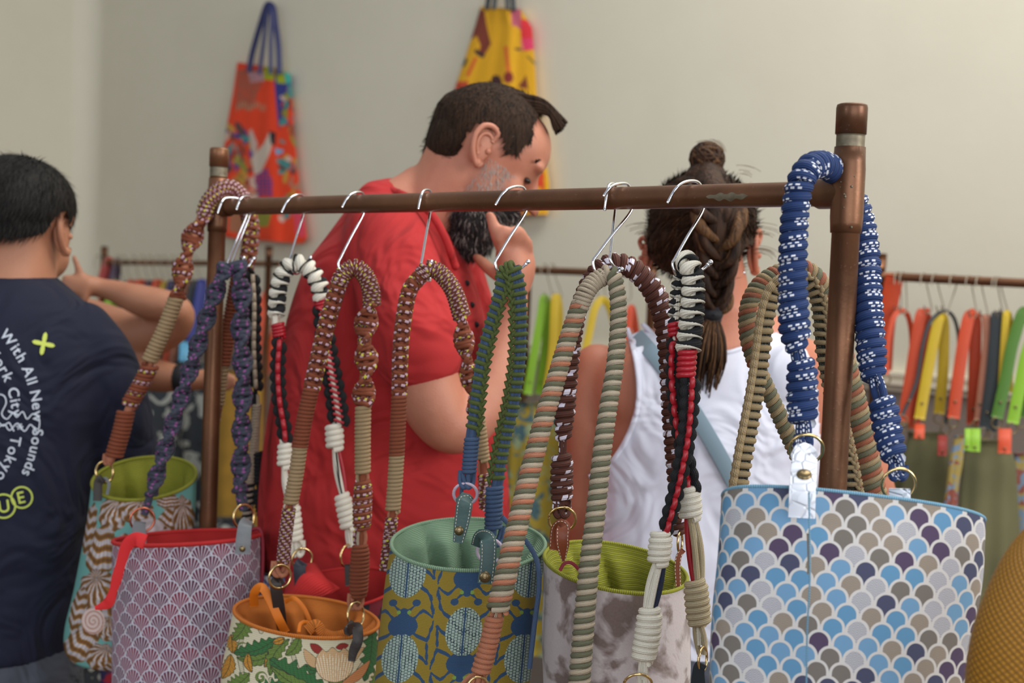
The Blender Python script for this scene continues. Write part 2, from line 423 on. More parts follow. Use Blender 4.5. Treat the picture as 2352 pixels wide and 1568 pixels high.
H_man = mat('dark_brown_hair', (44, 34, 28), 0.75, spec=0.15, fn_=hairf((26, 18, 13), (60, 42, 30)))
H_temple = mat('greying_hair', (98, 84, 76), 0.8, spec=0.1); H_grey = mat('grey_hair', (168, 156, 148), 0.7, spec=0.2); H_beard = mat('dark_grey_beard', (56, 50, 50), 0.8, spec=0.2, fn_=hairf((22, 20, 22), (64, 58, 58)))
H_woman = mat('chestnut_hair', (62, 40, 28), 0.65, spec=0.2, fn_=hairf((22, 14, 10), (66, 42, 27), (30, 30, 5)))
H_tip = mat('light_brown_hair', (110, 78, 50), 0.6, spec=0.2, fn_=hairf((44, 29, 18), (112, 78, 48), (60, 60, 6)))
def clothf(col, amt=0.06):
    def f(): return dict(c=mixc(noise(8, 3), lin([x * (1 - amt) for x in col]), lin(col)), h=noise(7.5, 2, None, 1.6) * 1.0 + noise(900, 1) * 0.01, d=0.03)
    return f
T_red = mat('red_jersey', (176, 36, 38), 0.9, fn_=clothf((176, 36, 38))); T_navy = mat('navy_jersey', (17, 22, 46), 0.9, fn_=clothf((17, 22, 46)))
T_white = mat('white_jersey', (222, 224, 240), 0.9, fn_=clothf((222, 224, 240), 0.03)); T_jean = mat('grey_denim', (80, 84, 96), 0.9, fn_=clothf((80, 84, 96)))
M_inkw = mat('white_ink', (200, 208, 220), 0.8); M_inky = mat('lime_ink', (196, 210, 96), 0.8)
M_dark = mat('dark_elastic', (24, 24, 30), 0.8); M_eye = mat('eye', (40, 28, 24), 0.2)
def flat(name, col, rough=0.5): return mat(name, col, rough, fn_=mottled(col, 0.07, 10))
S_or = flat('orange_leather', (186, 62, 20)); S_ye = flat('yellow_leather', (184, 156, 18)); S_li = flat('lime_leather', (120, 166, 24)); S_gr = flat('green_leather', (64, 108, 20))
S_bk = flat('black_leather', (34, 42, 46)); S_br = flat('tan_leather', (150, 94, 70)); S_rd = flat('dark_red_leather', (150, 38, 30)); S_bl = flat('blue_leather', (44, 52, 128)); S_pu = flat('plum_leather', (58, 38, 62)); S_sky = flat('sky_blue_leather', (90, 160, 196)); S_nv = flat('navy_webbing', (30, 36, 86))
# ------------------------------------------------------------------ room
# back wall plane: 0.2289 y + 0.192 x = 1 (it recedes to the left); left wall square to it
wn = np.array([0.192, 0.2289, 0.0]); wl = np.linalg.norm(wn); wn_u = wn / wl; wt = np.array([wn_u[1], -wn_u[0], 0])
corner = np.array([-1.98, 6.03, 0.0])
def wall_slab(name, a, b, z0, z1, thick, m, n_in):
    mb = MB(); a = np.array(a); b = np.array(b); t = nrm(b - a); L = np.linalg.norm(b - a)
    box(mb, (0, 0, z0), (L, thick, z1), m, ax=[t, -np.array(n_in), (0, 0, 1)], org=a)
    return mb
mb = wall_slab('w', corner, corner + wt * 9.0, 0, 4.2, 0.15, M_wall, -wn_u); o = link('wall_back', mb, smooth=False); tag(o, kind='structure')
lt = -wn_u
mb = wall_slab('w', corner - wt * 0 , corner + lt * 6.5, 0, 4.2, 0.15, M_wall, wt); o = link('wall_left', mb, smooth=False); tag(o, kind='structure')
# rounded plaster cove in the corner
mb = MB(); r = 0.10; a = np.linspace(0, np.pi / 2, 9)
prof = np.stack([corner + (wt + lt) * r - wt * r * math.cos(k) - lt * r * math.sin(k) for k in a])
V = np.stack([prof + np.array([0, 0, z]) for z in (0, 4.2)]); mb.grid(V, mat=M_wall)
mb.tris([corner + lt*r, corner + lt*r + [0,0,4.2], corner + lt*r*0.99, corner + lt*r*0.99 + [0,0,4.2]], [[0, 1, 3, 2]], M_wall)
o = link('trim_1', mb); tag(o, kind='structure')
mb = MB(); box(mb, (-7, -4, -0.1), (9, 9, 0), M_floor); o = link('floor', mb, smooth=False); tag(o, kind='structure')
# dado and moulded chair rail on the back wall
zr = P(2150, 905, 3.45)[2]
mb = MB(); box(mb, (0.0, -0.012, 0.12), (9, 0, zr), M_dado, ax=[wt, wn_u, (0, 0, 1)], org=corner); o = link('trim_2', mb, smooth=False); tag(o, kind='structure')
mb = MB()
for z0, z1, t in ((0, 0.018, 0.018), (0.018, 0.030, 0.034), (0.030, 0.042, 0.022), (0.042, 0.052, 0.030)):
    box(mb, (0.0, -t, z0), (9, 0, z1), M_trim, ax=[wt, wn_u, (0, 0, 1)], org=corner + np.array([0, 0, zr]))
o = link('trim_3', mb, smooth=False); tag(o, kind='structure')
mb = MB(); box(mb, (0.0, -0.02, 0), (9, 0, 0.12), M_trim, ax=[wt, wn_u, (0, 0, 1)], org=corner); o = link('baseboard_back', mb, smooth=False); tag(o, kind='structure')

# ------------------------------------------------------------------ near copper pipe rail
def bar_d(x): return 1 / (0.476 + (x - 498) * 1.977e-4)
dL, dR = bar_d(490), bar_d(1945)
A0 = P(500, 473, dL); B0 = P(1947, 447, dR); 
A0[2] = B0[2] = (A0[2] + B0[2]) / 2
axis = nrm(B0 - A0); up = np.array([0, 0, 1.0])
cor = []
rr = 0.0140
rail = thing('copper_pipe_rail', ((A0[0] + B0[0]) / 2, (A0[1] + B0[1]) / 2, 0), 'brown copper pipe clothes rail nearest the camera, hung with braided bag straps', 'rack')
def vpipe(mb, c, z0, z1, r, m=M_copper, n=28): tube(mb, [(c[0], c[1], z) for z in np.linspace(z0, z1, 8)], r, m, n)
mb = MB(); tube(mb, np.linspace(A0, B0, 60), rr * 0.93, M_copper, 32); link('rail_bar', mb, rail)
for c, topy, topx in ((A0, 340, 500), (B0, 240, 1949)):
    dd = PX(c[None])[0][2]; zt = P(topx, topy, dd)[2]
    mb = MB(); vpipe(mb, c, 0.03, zt - 0.004, rr); link('post', mb, rail)
    mb = MB()   # T fitting: vertical sleeve with rolled collars and a side socket
    zs = c[2]; S = [(-0.040, 0), (-0.040, rr * 1.1), (-0.030, rr * 1.14), (-0.024, rr * 1.17), (0.024, rr * 1.17), (0.030, rr * 1.14), (0.046, rr * 1.1), (0.046, 0)]
    ph = np.linspace(0, 2 * np.pi, 32, endpoint=False)
    V = np.stack([np.stack([c[0] + q * np.cos(ph), c[1] + q * np.sin(ph), np.full(32, zs + z)], 1) for z, q in S]); mb.grid(V, True, mat=M_copper)
    s = axis if c is A0 else -axis
    tube(mb, [c + s * 0.004, c + s * 0.032, c + s * 0.036], [rr * 1.12, rr * 1.12, rr * 0.98], M_copper, 32); link('tee_fitting', mb, rail)
    mb = MB()
    S = [(-0.030, rr * 1.02), (-0.030, rr * 1.10), (-0.004, rr * 1.11), (-0.001, rr * 1.06), (0, rr * 0.9), (0.0005, 0.0001)]
    V = np.stack([np.stack([c[0] + q * np.cos(ph), c[1] + q * np.sin(ph), np.full(32, zt + z)], 1) for z, q in S]); mb.grid(V, True, mat=M_copper); link('end_cap', mb, rail)
    mb = MB(); vpipe(mb, c, zt - 0.046, zt - 0.0305, rr * 1.012, M_solder); tag(link('solder_band', mb, rail), 'grey solder stain under the cap')
    ba = nrm(np.cross(axis, up)); mb = MB(); tube(mb, [c * [1, 1, 0] - ba * 0.25 + [0, 0, 0.015], c * [1, 1, 0] + ba * 0.25 + [0, 0, 0.015]], 0.0145, M_copper, 20); link('foot', mb, rail)
mb = MB(); st_ = np.linspace(0, 1, 30); aa_ = []
for side_ in (0, 1):
    aa_.append(np.array([(0.35 if side_ else -0.25) * math.sin(math.pi * q) ** .6 * (1 + .35 * math.sin(q * 23 + side_)) + .12 for q in st_]))
tw_ = nrm(np.cross(axis, up)); tw_ = tw_ if tw_ @ CZ < 0 else -tw_
xa_ = B0 - axis * 0.165
V = np.stack([np.stack([xa_ + axis * (0.055 * q) + (tw_ * math.cos(e) - up * math.sin(e)) * rr * 0.937 for q, e in zip(st_, aa_[0] * (1 - f) + aa_[1] * f)]) for f in np.linspace(0, 1, 6)]); mb.grid(V, mat=M_solder); tag(link('tarnish_patch', mb, rail), 'grey tarnish patch on the bar')
mb = MB()
for k in range(9):
    ang = RNG.uniform(2.2, 3.8); p = B0 + np.array([math.cos(ang), -abs(math.sin(ang)) - 0.2, 0]) * 0; 
    v = nrm(CX * RNG.uniform(-0.9, 0.2) - CZ * 0.8); v[2] = 0; v = nrm(v)
    ell(mb, B0 + v * rr * 1.16 + up * RNG.uniform(-0.035, 0.03), np.eye(3) * RNG.uniform(0.0006, 0.0015), M_solder, 8, 6)
link('solder_bead', mb, rail)
def barp(x):                    # point of the bar axis under picture column x
    lo, hi = 0.0, 1.2
    for _ in range(40):
        m = (lo + hi) / 2
        if PX((A0 + axis * m)[None])[0][0] < x: lo = m
        else: hi = m
    return A0 + axis * lo

# ------------------------------------------------------------------ chrome S hooks
HOOKS = [
 ((500, 489), (522, 453), (566, 495), (523, 600), 22, (560, 592), 'leftmost chrome hook on the near rail, holding the slate and purple strap'),
 ((543, 481), (563, 449), (573, 495), (533, 600), 20, (583, 594), 'second chrome hook from the left end of the near rail, close beside the first'),
 ((647, 487), (683, 446), (697, 492), (664, 598), 26, (713, 592), 'chrome hook holding the black, white and red strap on the left'),
 ((786, 476), (820, 440), (835, 490), (777, 600), 28, (829, 609), 'chrome hook holding the speckled rust strap of the floral bag'),
 ((961, 480), (976, 435), (988, 487), (968, 600), 38, (991, 601), 'chrome hook holding the fourth strap, rust and beige over the red shirt'),
 ((1138, 471), (1185, 427), (1208, 486), (1137, 598), 28, (1213, 601), 'chrome hook holding the moss green strap'),
 ((1389, 483), (1402, 421), (1413, 485), (1401, 590), 20, (1425, 592), 'upright chrome hook holding the chocolate rope with white marks'),
 ((1386, 451), (1424, 420), (1449, 485), (1362, 595), 36, (1428, 618), 'slanting chrome hook holding the peach, cream and olive strap'),
 ((1533, 466), (1582, 415), (1614, 483), (1545, 600), 30, (1632, 602), 'rightmost chrome hook on the near rail, holding the zebra strap'),
]
def s_hook(tip, top, ex, low, drop, ball, label):
    c = barp((top[0] + ex[0]) / 2 + 2); d = PX(c[None])[0][2]; g = 0.0175; rw = 0.00175
    pts = [PV([(tip[0], tip[1], d - g)])[0]]
    fr_ = PV([(tip[0] * 0.6 + top[0] * 0.4, tip[1] * 0.35 + top[1] * 0.65, d - g * 0.8)])[0]
    pts += [fr_, PV([(top[0] - (top[0] - tip[0]) * 0.12, top[1] + 2, d - g * 0.2)])[0], PV([((top[0] + ex[0]) / 2 + 6, top[1] + 4, d + g * 0.7)])[0], PV([(ex[0] + 3, (top[1] + ex[1]) / 2, d + g)])[0], PV([(ex[0], ex[1], d + g * 0.8)])[0]]
    m = ((ex[0] + low[0]) / 2, (ex[1] + low[1]) / 2)
    pts += [PV([(m[0], m[1], d + 0.002)])[0], PV([(low[0] + (ex[0] - low[0]) * 0.12, low[1] - (low[1] - ex[1]) * 0.10, d - 0.010)])[0], PV([(low[0], low[1] + drop * 0.2, d - 0.014)])[0],
            PV([(low[0] + 8, low[1] + drop, d - 0.012)])[0], PV([(low[0] + 20, low[1] + drop * 1.15, d + 0.004)])[0], PV([(ball[0] - (ball[0] - low[0]) * 0.25, (ball[1] + low[1] + drop) / 2 + 4, d + 0.016)])[0], PV([(ball[0], ball[1], d + 0.020)])[0]]
    mb = MB(); p = catmull(pts, 0.002); tube(mb, p, rw, M_chrome, 10); t = nrm(p[-1] - p[-4]); a = nrm(np.cross(t, up)); b = np.cross(t, a)
    ell(mb, p[-1], np.array([a, b, t]) * 0.0031, M_chrome, 12, 8)
    tube(mb, [p[-1] - t * 0.005, p[-1] - t * 0.0035], 0.0026, M_chrome, 12)
    return tag(link('s_hook', mb), label, 'hook', 'chrome S hooks on the near rail')
for h in HOOKS: s_hook(*h)
# ------------------------------------------------------------------ strap toolkit (picture widths become metres at the strap's own depth)
class Strap:
    def __init__(s, parent, d, name='strap'):
        s.d = d; s.k = d / F; s.parent = parent; s.name = name; s.root = None; s.core = []
    def pth(s, pts, step=0.0012): return pxpath(pts, s.d, step)
    def out(s, mb, name, label=None):
        o = link(name, mb, s.root if s.root is not None else s.parent)
        if label: o['label'] = label
        return o
    def begin(s, paths, w, m):           # inner cord that runs the whole strap
        mb = MB()
        for p in paths: q = s.pth(p, 0.004); tube(mb, q, w * s.k / 2, m, 8)
        s.root = link(s.name, mb, s.parent)
    def coil(s, pts, w, mats, c, prof=None, hand=1, name='wrap', label=None, n=8, ph=0.0, sq=1.0):
        p = s.pth(pts); T, B, N = frames(p); L = arclen(p); tot = L[-1]
        w0, w1 = (w if isinstance(w, tuple) else (w, w)); cr = c * s.k / 2
        pitch = c * s.k * len(mats) * 0.97; turns = tot / pitch; M = int(turns * 18) + 2
        ss = np.linspace(0, tot, M); C = resamp(p, ss); b = nrm(resamp(np.concatenate([B], 1), np.interp(ss, L, L))) if False else None
        bi = nrm(np.stack([np.interp(ss, L, B[:, k]) for k in range(3)], 1)); ni = nrm(np.stack([np.interp(ss, L, N[:, k]) for k in range(3)], 1))
        t = ss / tot; R = (w0 + (w1 - w0) * t) * s.k / 2 - cr
        if prof: R = R * np.interp(t, *prof)
        mb = MB()
        for i, m in enumerate(mats):
            a = hand * 2 * np.pi * (ss / pitch + i / len(mats)) + ph
            H = C + R[:, None] * (np.cos(a)[:, None] * bi + sq * np.sin(a)[:, None] * ni)
            tube(mb, H, cr * 1.10, m, n)
        return s.out(mb, name, label)
    def knot(s, pts, w, mats, c, name='knot', **k):
        return s.coil(pts, w, mats, c, prof=([0, 0.12, 0.5, 0.88, 1], [0.72, 0.95, 1.0, 0.95, 0.72]), name=name, **k)
    def rings(s, pts, w, mats, pitch, twist=0.0, thick=0.42, start=0.0, edge=None, er=1.0, name='braid', n=7, label=None, wob=0.0, rf=1.08):
        p = s.pth(pts); T, B, N = frames(p); L = arclen(p); P_ = pitch * s.k; K = int(L[-1] / P_)
        w0, w1 = (w if isinstance(w, tuple) else (w, w)); r = P_ / 2 * rf; mb = MB(); ph = np.linspace(0, 2 * np.pi, 20, endpoint=False)
        em = edge or mats; ends = []
        for k in range(K + 1):
            x = k * P_; g = lambda A: np.array([np.interp(x, L, A[:, q]) for q in range(3)])
            c = g(p); t = nrm(g(T)); b = nrm(g(B)); nn = nrm(g(N)); th = start + k * twist + wob * ((k % 2) * 2 - 1)
            e1 = math.cos(th) * b + math.sin(th) * nn; e2 = -math.sin(th) * b + math.cos(th) * nn
            a = (w0 + (w1 - w0) * k / max(K, 1)) * s.k / 2 - r; bb = max(a * thick, r * 0.9)
            H = c + a * np.cos(ph)[:, None] * e1 + bb * np.sin(ph)[:, None] * e2 + t * (P_ * 0.22 * np.sin(ph * 1.0 + (k % 2) * np.pi))[:, None]
            H = np.concatenate([H, H[:1]]); tube(mb, H, r, mats[k % len(mats)], n, cap=False, u0=k * 0.0043)
            ends.append((c + a * e1, c - a * e1, t, r, e1))
        if er:
            for sd in (0, 1):
                for k in range(len(ends) - 1):
                    q0, q1 = ends[k][sd], ends[k + 1][sd]; o = ends[k][4] * (1 - 2 * sd) * r * 0.45
                    q = np.stack([q0 * 1.0, (q0 + q1) / 2 + o, q1]); tube(mb, catmull(q, 0.0015), [r * er] * len(catmull(q, 0.0015)), em[(k + sd) % len(em)], n, u0=k * 0.005)
        return s.out(mb, name, label)
    def zebra(s, pts, w, mats, pitch, phi, name='spiral_wrap', dphi=0.0):    # two cords that trade thickness round the core
        p = s.pth(pts); T, B, N = frames(p); L = arclen(p); P_ = pitch * s.k; K = int(L[-1] / P_)
        w0, w1 = (w if isinstance(w, tuple) else (w, w)); mb = MB(); ph = np.linspace(0, 2 * np.pi, 22, endpoint=False)
        for k in range(2 * K + 1):
            x = k * P_ / 2; g = lambda A: np.array([np.interp(x, L, A[:, q]) for q in range(3)])
            c = g(p); t = nrm(g(T)); b = nrm(g(B)); nn = nrm(g(N)); sd = k % 2; f0 = phi + dphi * k / (2 * K) + sd * np.pi
            R = (w0 + (w1 - w0) * k / (2 * K)) * s.k / 2
            rad = P_ * (0.06 + 0.47 * (0.5 + 0.5 * np.cos(ph - f0)) ** 1.15)
            H = c + (R - rad)[:, None] * (np.cos(ph)[:, None] * b + np.sin(ph)[:, None] * nn) + t * (P_ * 0.16 * np.sin(ph - f0))[:, None]
            H = np.concatenate([H, H[:1]]); rad = np.concatenate([rad, rad[:1]]); tube(mb, H, rad, mats[sd], 8, cap=False, u0=k * 0.01)
        return s.out(mb, name)
    def chain(s, pts, w, m, core, pitch, side=-1, bead=0.36, name='chain_braid', n=8, fancy=True, rot=0.0):
        # bars across, a speckled or coloured core behind them, a plaited chain down one side
        p = s.pth(pts); T, B, N = frames(p); L = arclen(p); P_ = pitch * s.k; K = int(L[-1] / P_)
        if rot: B, N = B * math.cos(rot) + N * math.sin(rot), N * math.cos(rot) - B * math.sin(rot)
        w0, w1 = (w if isinstance(w, tuple) else (w, w)); mb = MB(); W = np.interp(arclen(p) / L[-1], [0, 1], [w0, w1]) * s.k
        for k in (-1, 0, 1, 2): tube(mb, p + (B * -side * (W * 0.15 * k)[:, None]) + N * (W * 0.05)[:, None], W.mean() * 0.10, core, 6)
        for k in range(K):
            x = (k + 0.5) * P_; g = lambda A: np.array([np.interp(x, L, A[:, q]) for q in range(3)])
            c = g(p); t = nrm(g(T)); b = nrm(g(B)); nn = nrm(g(N)); wk = np.interp(x, L, W); r = P_ * (0.31 if fancy else 0.40); a = wk / 2 - r
            ph = np.linspace(0, 2 * np.pi, 16, endpoint=False)
            H = c + a * np.cos(ph)[:, None] * b + a * 0.5 * np.sin(ph)[:, None] * nn + t * (P_ * 0.10 * side * np.cos(ph))[:, None]
            H = np.concatenate([H, H[:1]]); tube(mb, H, r, m, n, cap=False, u0=k * 0.006)
            cc = c + b * side * a * (1 - bead) + nn * a * 0.42
            if fancy:
                for q, sg in ((0, 1), (0.5, -1)):
                    o = cc + t * (q * P_) + b * sg * r * 0.42; dr = nrm(t * 1.0 + b * sg * -0.5)
                    tube(mb, catmull([o - dr * P_ * 0.5 - nn * r * 0.2, o + nn * r * 0.6, o + dr * P_ * 0.5 - nn * r * 0.2], 0.0012), r * 0.72, m, n, u0=k * 0.01)
            else:
                o = cc + t * 0.0; tube(mb, catmull([o - t * P_ * 0.5 - nn * r * 0.3, o + nn * r * 0.5, o + t * P_ * 0.5 - nn * r * 0.3], 0.0012), r * 1.25, m, n, u0=k * 0.01)
        return s.out(mb, name)
    def ladder(s, pts, w, side, mid, pitch, name='square_braid', bar=None, width_mid=0.3, rot=0.0, zig=False):
        # bumps of one cord down both edges, stitches of another down the middle
        p = s.pth(pts); T, B, N = frames(p); L = arclen(p); P_ = pitch * s.k; K = int(L[-1] / P_)
        if rot: B, N = B * math.cos(rot) + N * math.sin(rot), N * math.cos(rot) - B * math.sin(rot)
        w0, w1 = (w if isinstance(w, tuple) else (w, w)); mb = MB()
        for k in range(K):
            x = (k + 0.5) * P_; g = lambda A: np.array([np.interp(x, L, A[:, q]) for q in range(3)])
            c = g(p); t = nrm(g(T)); b = nrm(g(B)); nn = nrm(g(N)); wk = (w0 + (w1 - w0) * k / K) * s.k; r = P_ * 0.36; a = wk / 2 - r
            for sd in (-1, 1):
                o = c + b * sd * a; off = t * P_ * 0.25 * sd
                tube(mb, catmull([o - t * P_ * 0.42 - b * sd * r * 0.5 + off, o + nn * r * 0.3 + b * sd * r * 0.15 + off, o + t * P_ * 0.42 - b * sd * r * 0.5 + off], 0.0015), [r * 0.95] * len(catmull([o - t * P_ * 0.42 - b * sd * r * 0.5 + off, o + nn * r * 0.3 + b * sd * r * 0.15 + off, o + t * P_ * 0.42 - b * sd * r * 0.5 + off], 0.0015)), side, 8)
                tube(mb, catmull([o + off, c + nn * (r * 0.6) + off + t * P_ * 0.1, c - b * sd * a * 0.3 + nn * r * 0.4 + off + t * P_ * 0.2], 0.002), r * 0.7, side, 7)
            if zig:
                for q in (-0.25, 0.25):
                    sgn = 1 if q > 0 else -1
                    tube(mb, [c + t * P_ * (q - 0.2) - b * a * 0.62 + nn * r * 1.35, c + t * P_ * q + nn * r * 1.7, c + t * P_ * (q + 0.2) + b * a * 0.62 + nn * r * 1.35], r * 0.36, mid, 7)
            else:
                q_ = catmull([c - t * P_ * 0.42 + nn * r * 0.3, c - t * P_ * 0.25 + nn * r * 1.5, c + t * P_ * 0.25 + nn * r * 1.5, c + t * P_ * 0.42 + nn * r * 0.3], 0.001); tube(mb, q_, r * 0.66, mid, 8)
            if bar: tube(mb, [c - t * P_ * 0.5 + nn * r * 0.5, c + t * P_ * 0.5 + nn * r * 0.5], wk * width_mid * 0.5, bar, 8, sq=(1, 0.6))
        return s.out(mb, name)
    def cords(s, pts, w, mats, c, name='cord', loop=0):
        p = s.pth(pts); T, B, N = frames(p); n = len(mats); L = arclen(p) / arclen(p)[-1]; r = c * s.k / 2; mb = MB()
        for i, m in enumerate(mats):
            o = ((i + 0.5) / n - 0.5) * (w * s.k - 2 * r) * n / max(n - 1, 1) if n > 1 else 0
            sh = 0.55 + 0.45 * np.sin(np.pi * L)
            tube(mb, p + B * (o * sh)[:, None] + N * (r * 0.5 * ((i % 2) * 2 - 1)), r, m, 9)
        return s.out(mb, name)
    def loop(s, c, w, h, m, cw, name='cord_loop', n=2):   # doubled cord bight hooked through a ring
        mb = MB()
        for q in range(n):
            o = (q - (n - 1) / 2) * cw * 1.02
            p = s.pth([(c[0] - w / 2 + o * 0.4, c[1] - h, -0.001), (c[0] - w * 0.42 + o, c[1] - h * 0.35, -0.004), (c[0] - w * 0.1 + o, c[1], -0.006), (c[0] + w * 0.3 + o, c[1] - h * 0.3, 0.002), (c[0] + w / 2 + o * 0.4, c[1] - h, 0.004)])
            tube(mb, p, cw * s.k / 2, m if not isinstance(m, list) else m[q % len(m)], 9)
        return s.out(mb, name)
def ring(parent, cx, cy, d, rx, ry, t, m, turn=0.0, name='ring', label=None):
    k = d / F; R = max(rx, ry) * k; c = P(cx, cy, d); X, Y = CX * math.cos(turn) + CY * math.sin(turn), CY * math.cos(turn) - CX * math.sin(turn)
    a = X * rx * k + CZ * math.sqrt(max(R * R - (rx * k) ** 2, 0)); b = Y * ry * k - CZ * math.sqrt(max(R * R - (ry * k) ** 2, 0))
    th = np.linspace(0, 2 * np.pi, 49); p = c + np.cos(th)[:, None] * a + np.sin(th)[:, None] * b
    mb = MB(); tube(mb, p, t * k / 2, m, 12, cap=False)
    for q in (0.35, -0.35):     # gate joints
        i = int((0.45 + 0.04 * q) * 48) % 48; tube(mb, [p[i] - (p[i + 1] - p[i]) * 0.12, p[i] + (p[i + 1] - p[i]) * 0.12], t * k * 0.56, m, 12)
    o = link(name, mb, parent)
    if label: o['label'] = label
    return o
def tab(parent, pts, d, w, m, rivet=None, stitch=False, t=0.0022, label=None, rm=None):
    p = pxpath(pts, d, 0.0015); T, B, N = frames(p); k = d / F; ww = np.interp(np.linspace(0, 1, len(p)), np.linspace(0, 1, len(w)), w) * k if isinstance(w, (list, tuple)) else np.full(len(p), w * k)
    mb = MB(); strip(mb, p, ww, t, m)
    strip(mb, p[: int(len(p) * 0.8)] - N[: int(len(p) * 0.8)] * t * 1.6, ww[: int(len(p) * 0.8)] * 0.96, t, m)
    o = link('leather_tab', mb, parent)
    if label: o['label'] = label
    if stitch:
        for sd in (-1, 1):
            e = p + B * (ww * 0.38 * sd)[:, None] + N * (t * 0.62); L = arclen(e); n = int(L[-1] / 0.004); mb = MB()
            for i in range(1, n):
                q = resamp(e, np.linspace(i * L[-1] / n, (i + 0.6) * L[-1] / n, 3)); tube(mb, q, 0.0004, M_thread, 5)
            link('stitching', mb, o)
    if rivet:
        mb = MB(); c = P(rivet[0], rivet[1], d - 0.004); r = rivet[2] * k
        th = np.linspace(0, np.pi / 2, 8); ph = np.linspace(0, 2 * np.pi, 24, endpoint=False)
        i = np.argmin(np.linalg.norm(p - c, axis=1)); nn = N[i]; b = B[i]; tt = T[i]; c = p[i] + nn * t * 0.5 + b * np.dot(c - p[i], b)
        V = np.stack([c + nn * (0.0006 + r * 0.45 * math.cos(a) - (0.0006 if a > 1.5 else 0)) + r * math.sin(a) * (np.cos(ph)[:, None] * b + np.sin(ph)[:, None] * tt) for a in th]); mb.grid(V, True, mat=rm or M_brass, cap=True)
        link('rivet', mb, o)
    return o
def band(parent, pts, d, w, m, name='drawstring', t=0.0015, label=None, free=False):
    p = pxpath(pts, d, 0.002); mb = MB(); strip(mb, p, (np.interp(np.linspace(0, 1, len(p)), np.linspace(0, 1, len(w)), w) if isinstance(w, (list, tuple)) else w) * d / F, t, m); o = link(name, mb, parent)
    if label: o['label'] = label
    return o
def rope(parent, pts, d, w, m, name='drawstring', label=None):
    mb = MB(); p = pxpath(pts, d, 0.002); tube(mb, p, w * d / F / 2, m, 10); o = link(name, mb, parent)
    if label: o['label'] = label
    return o

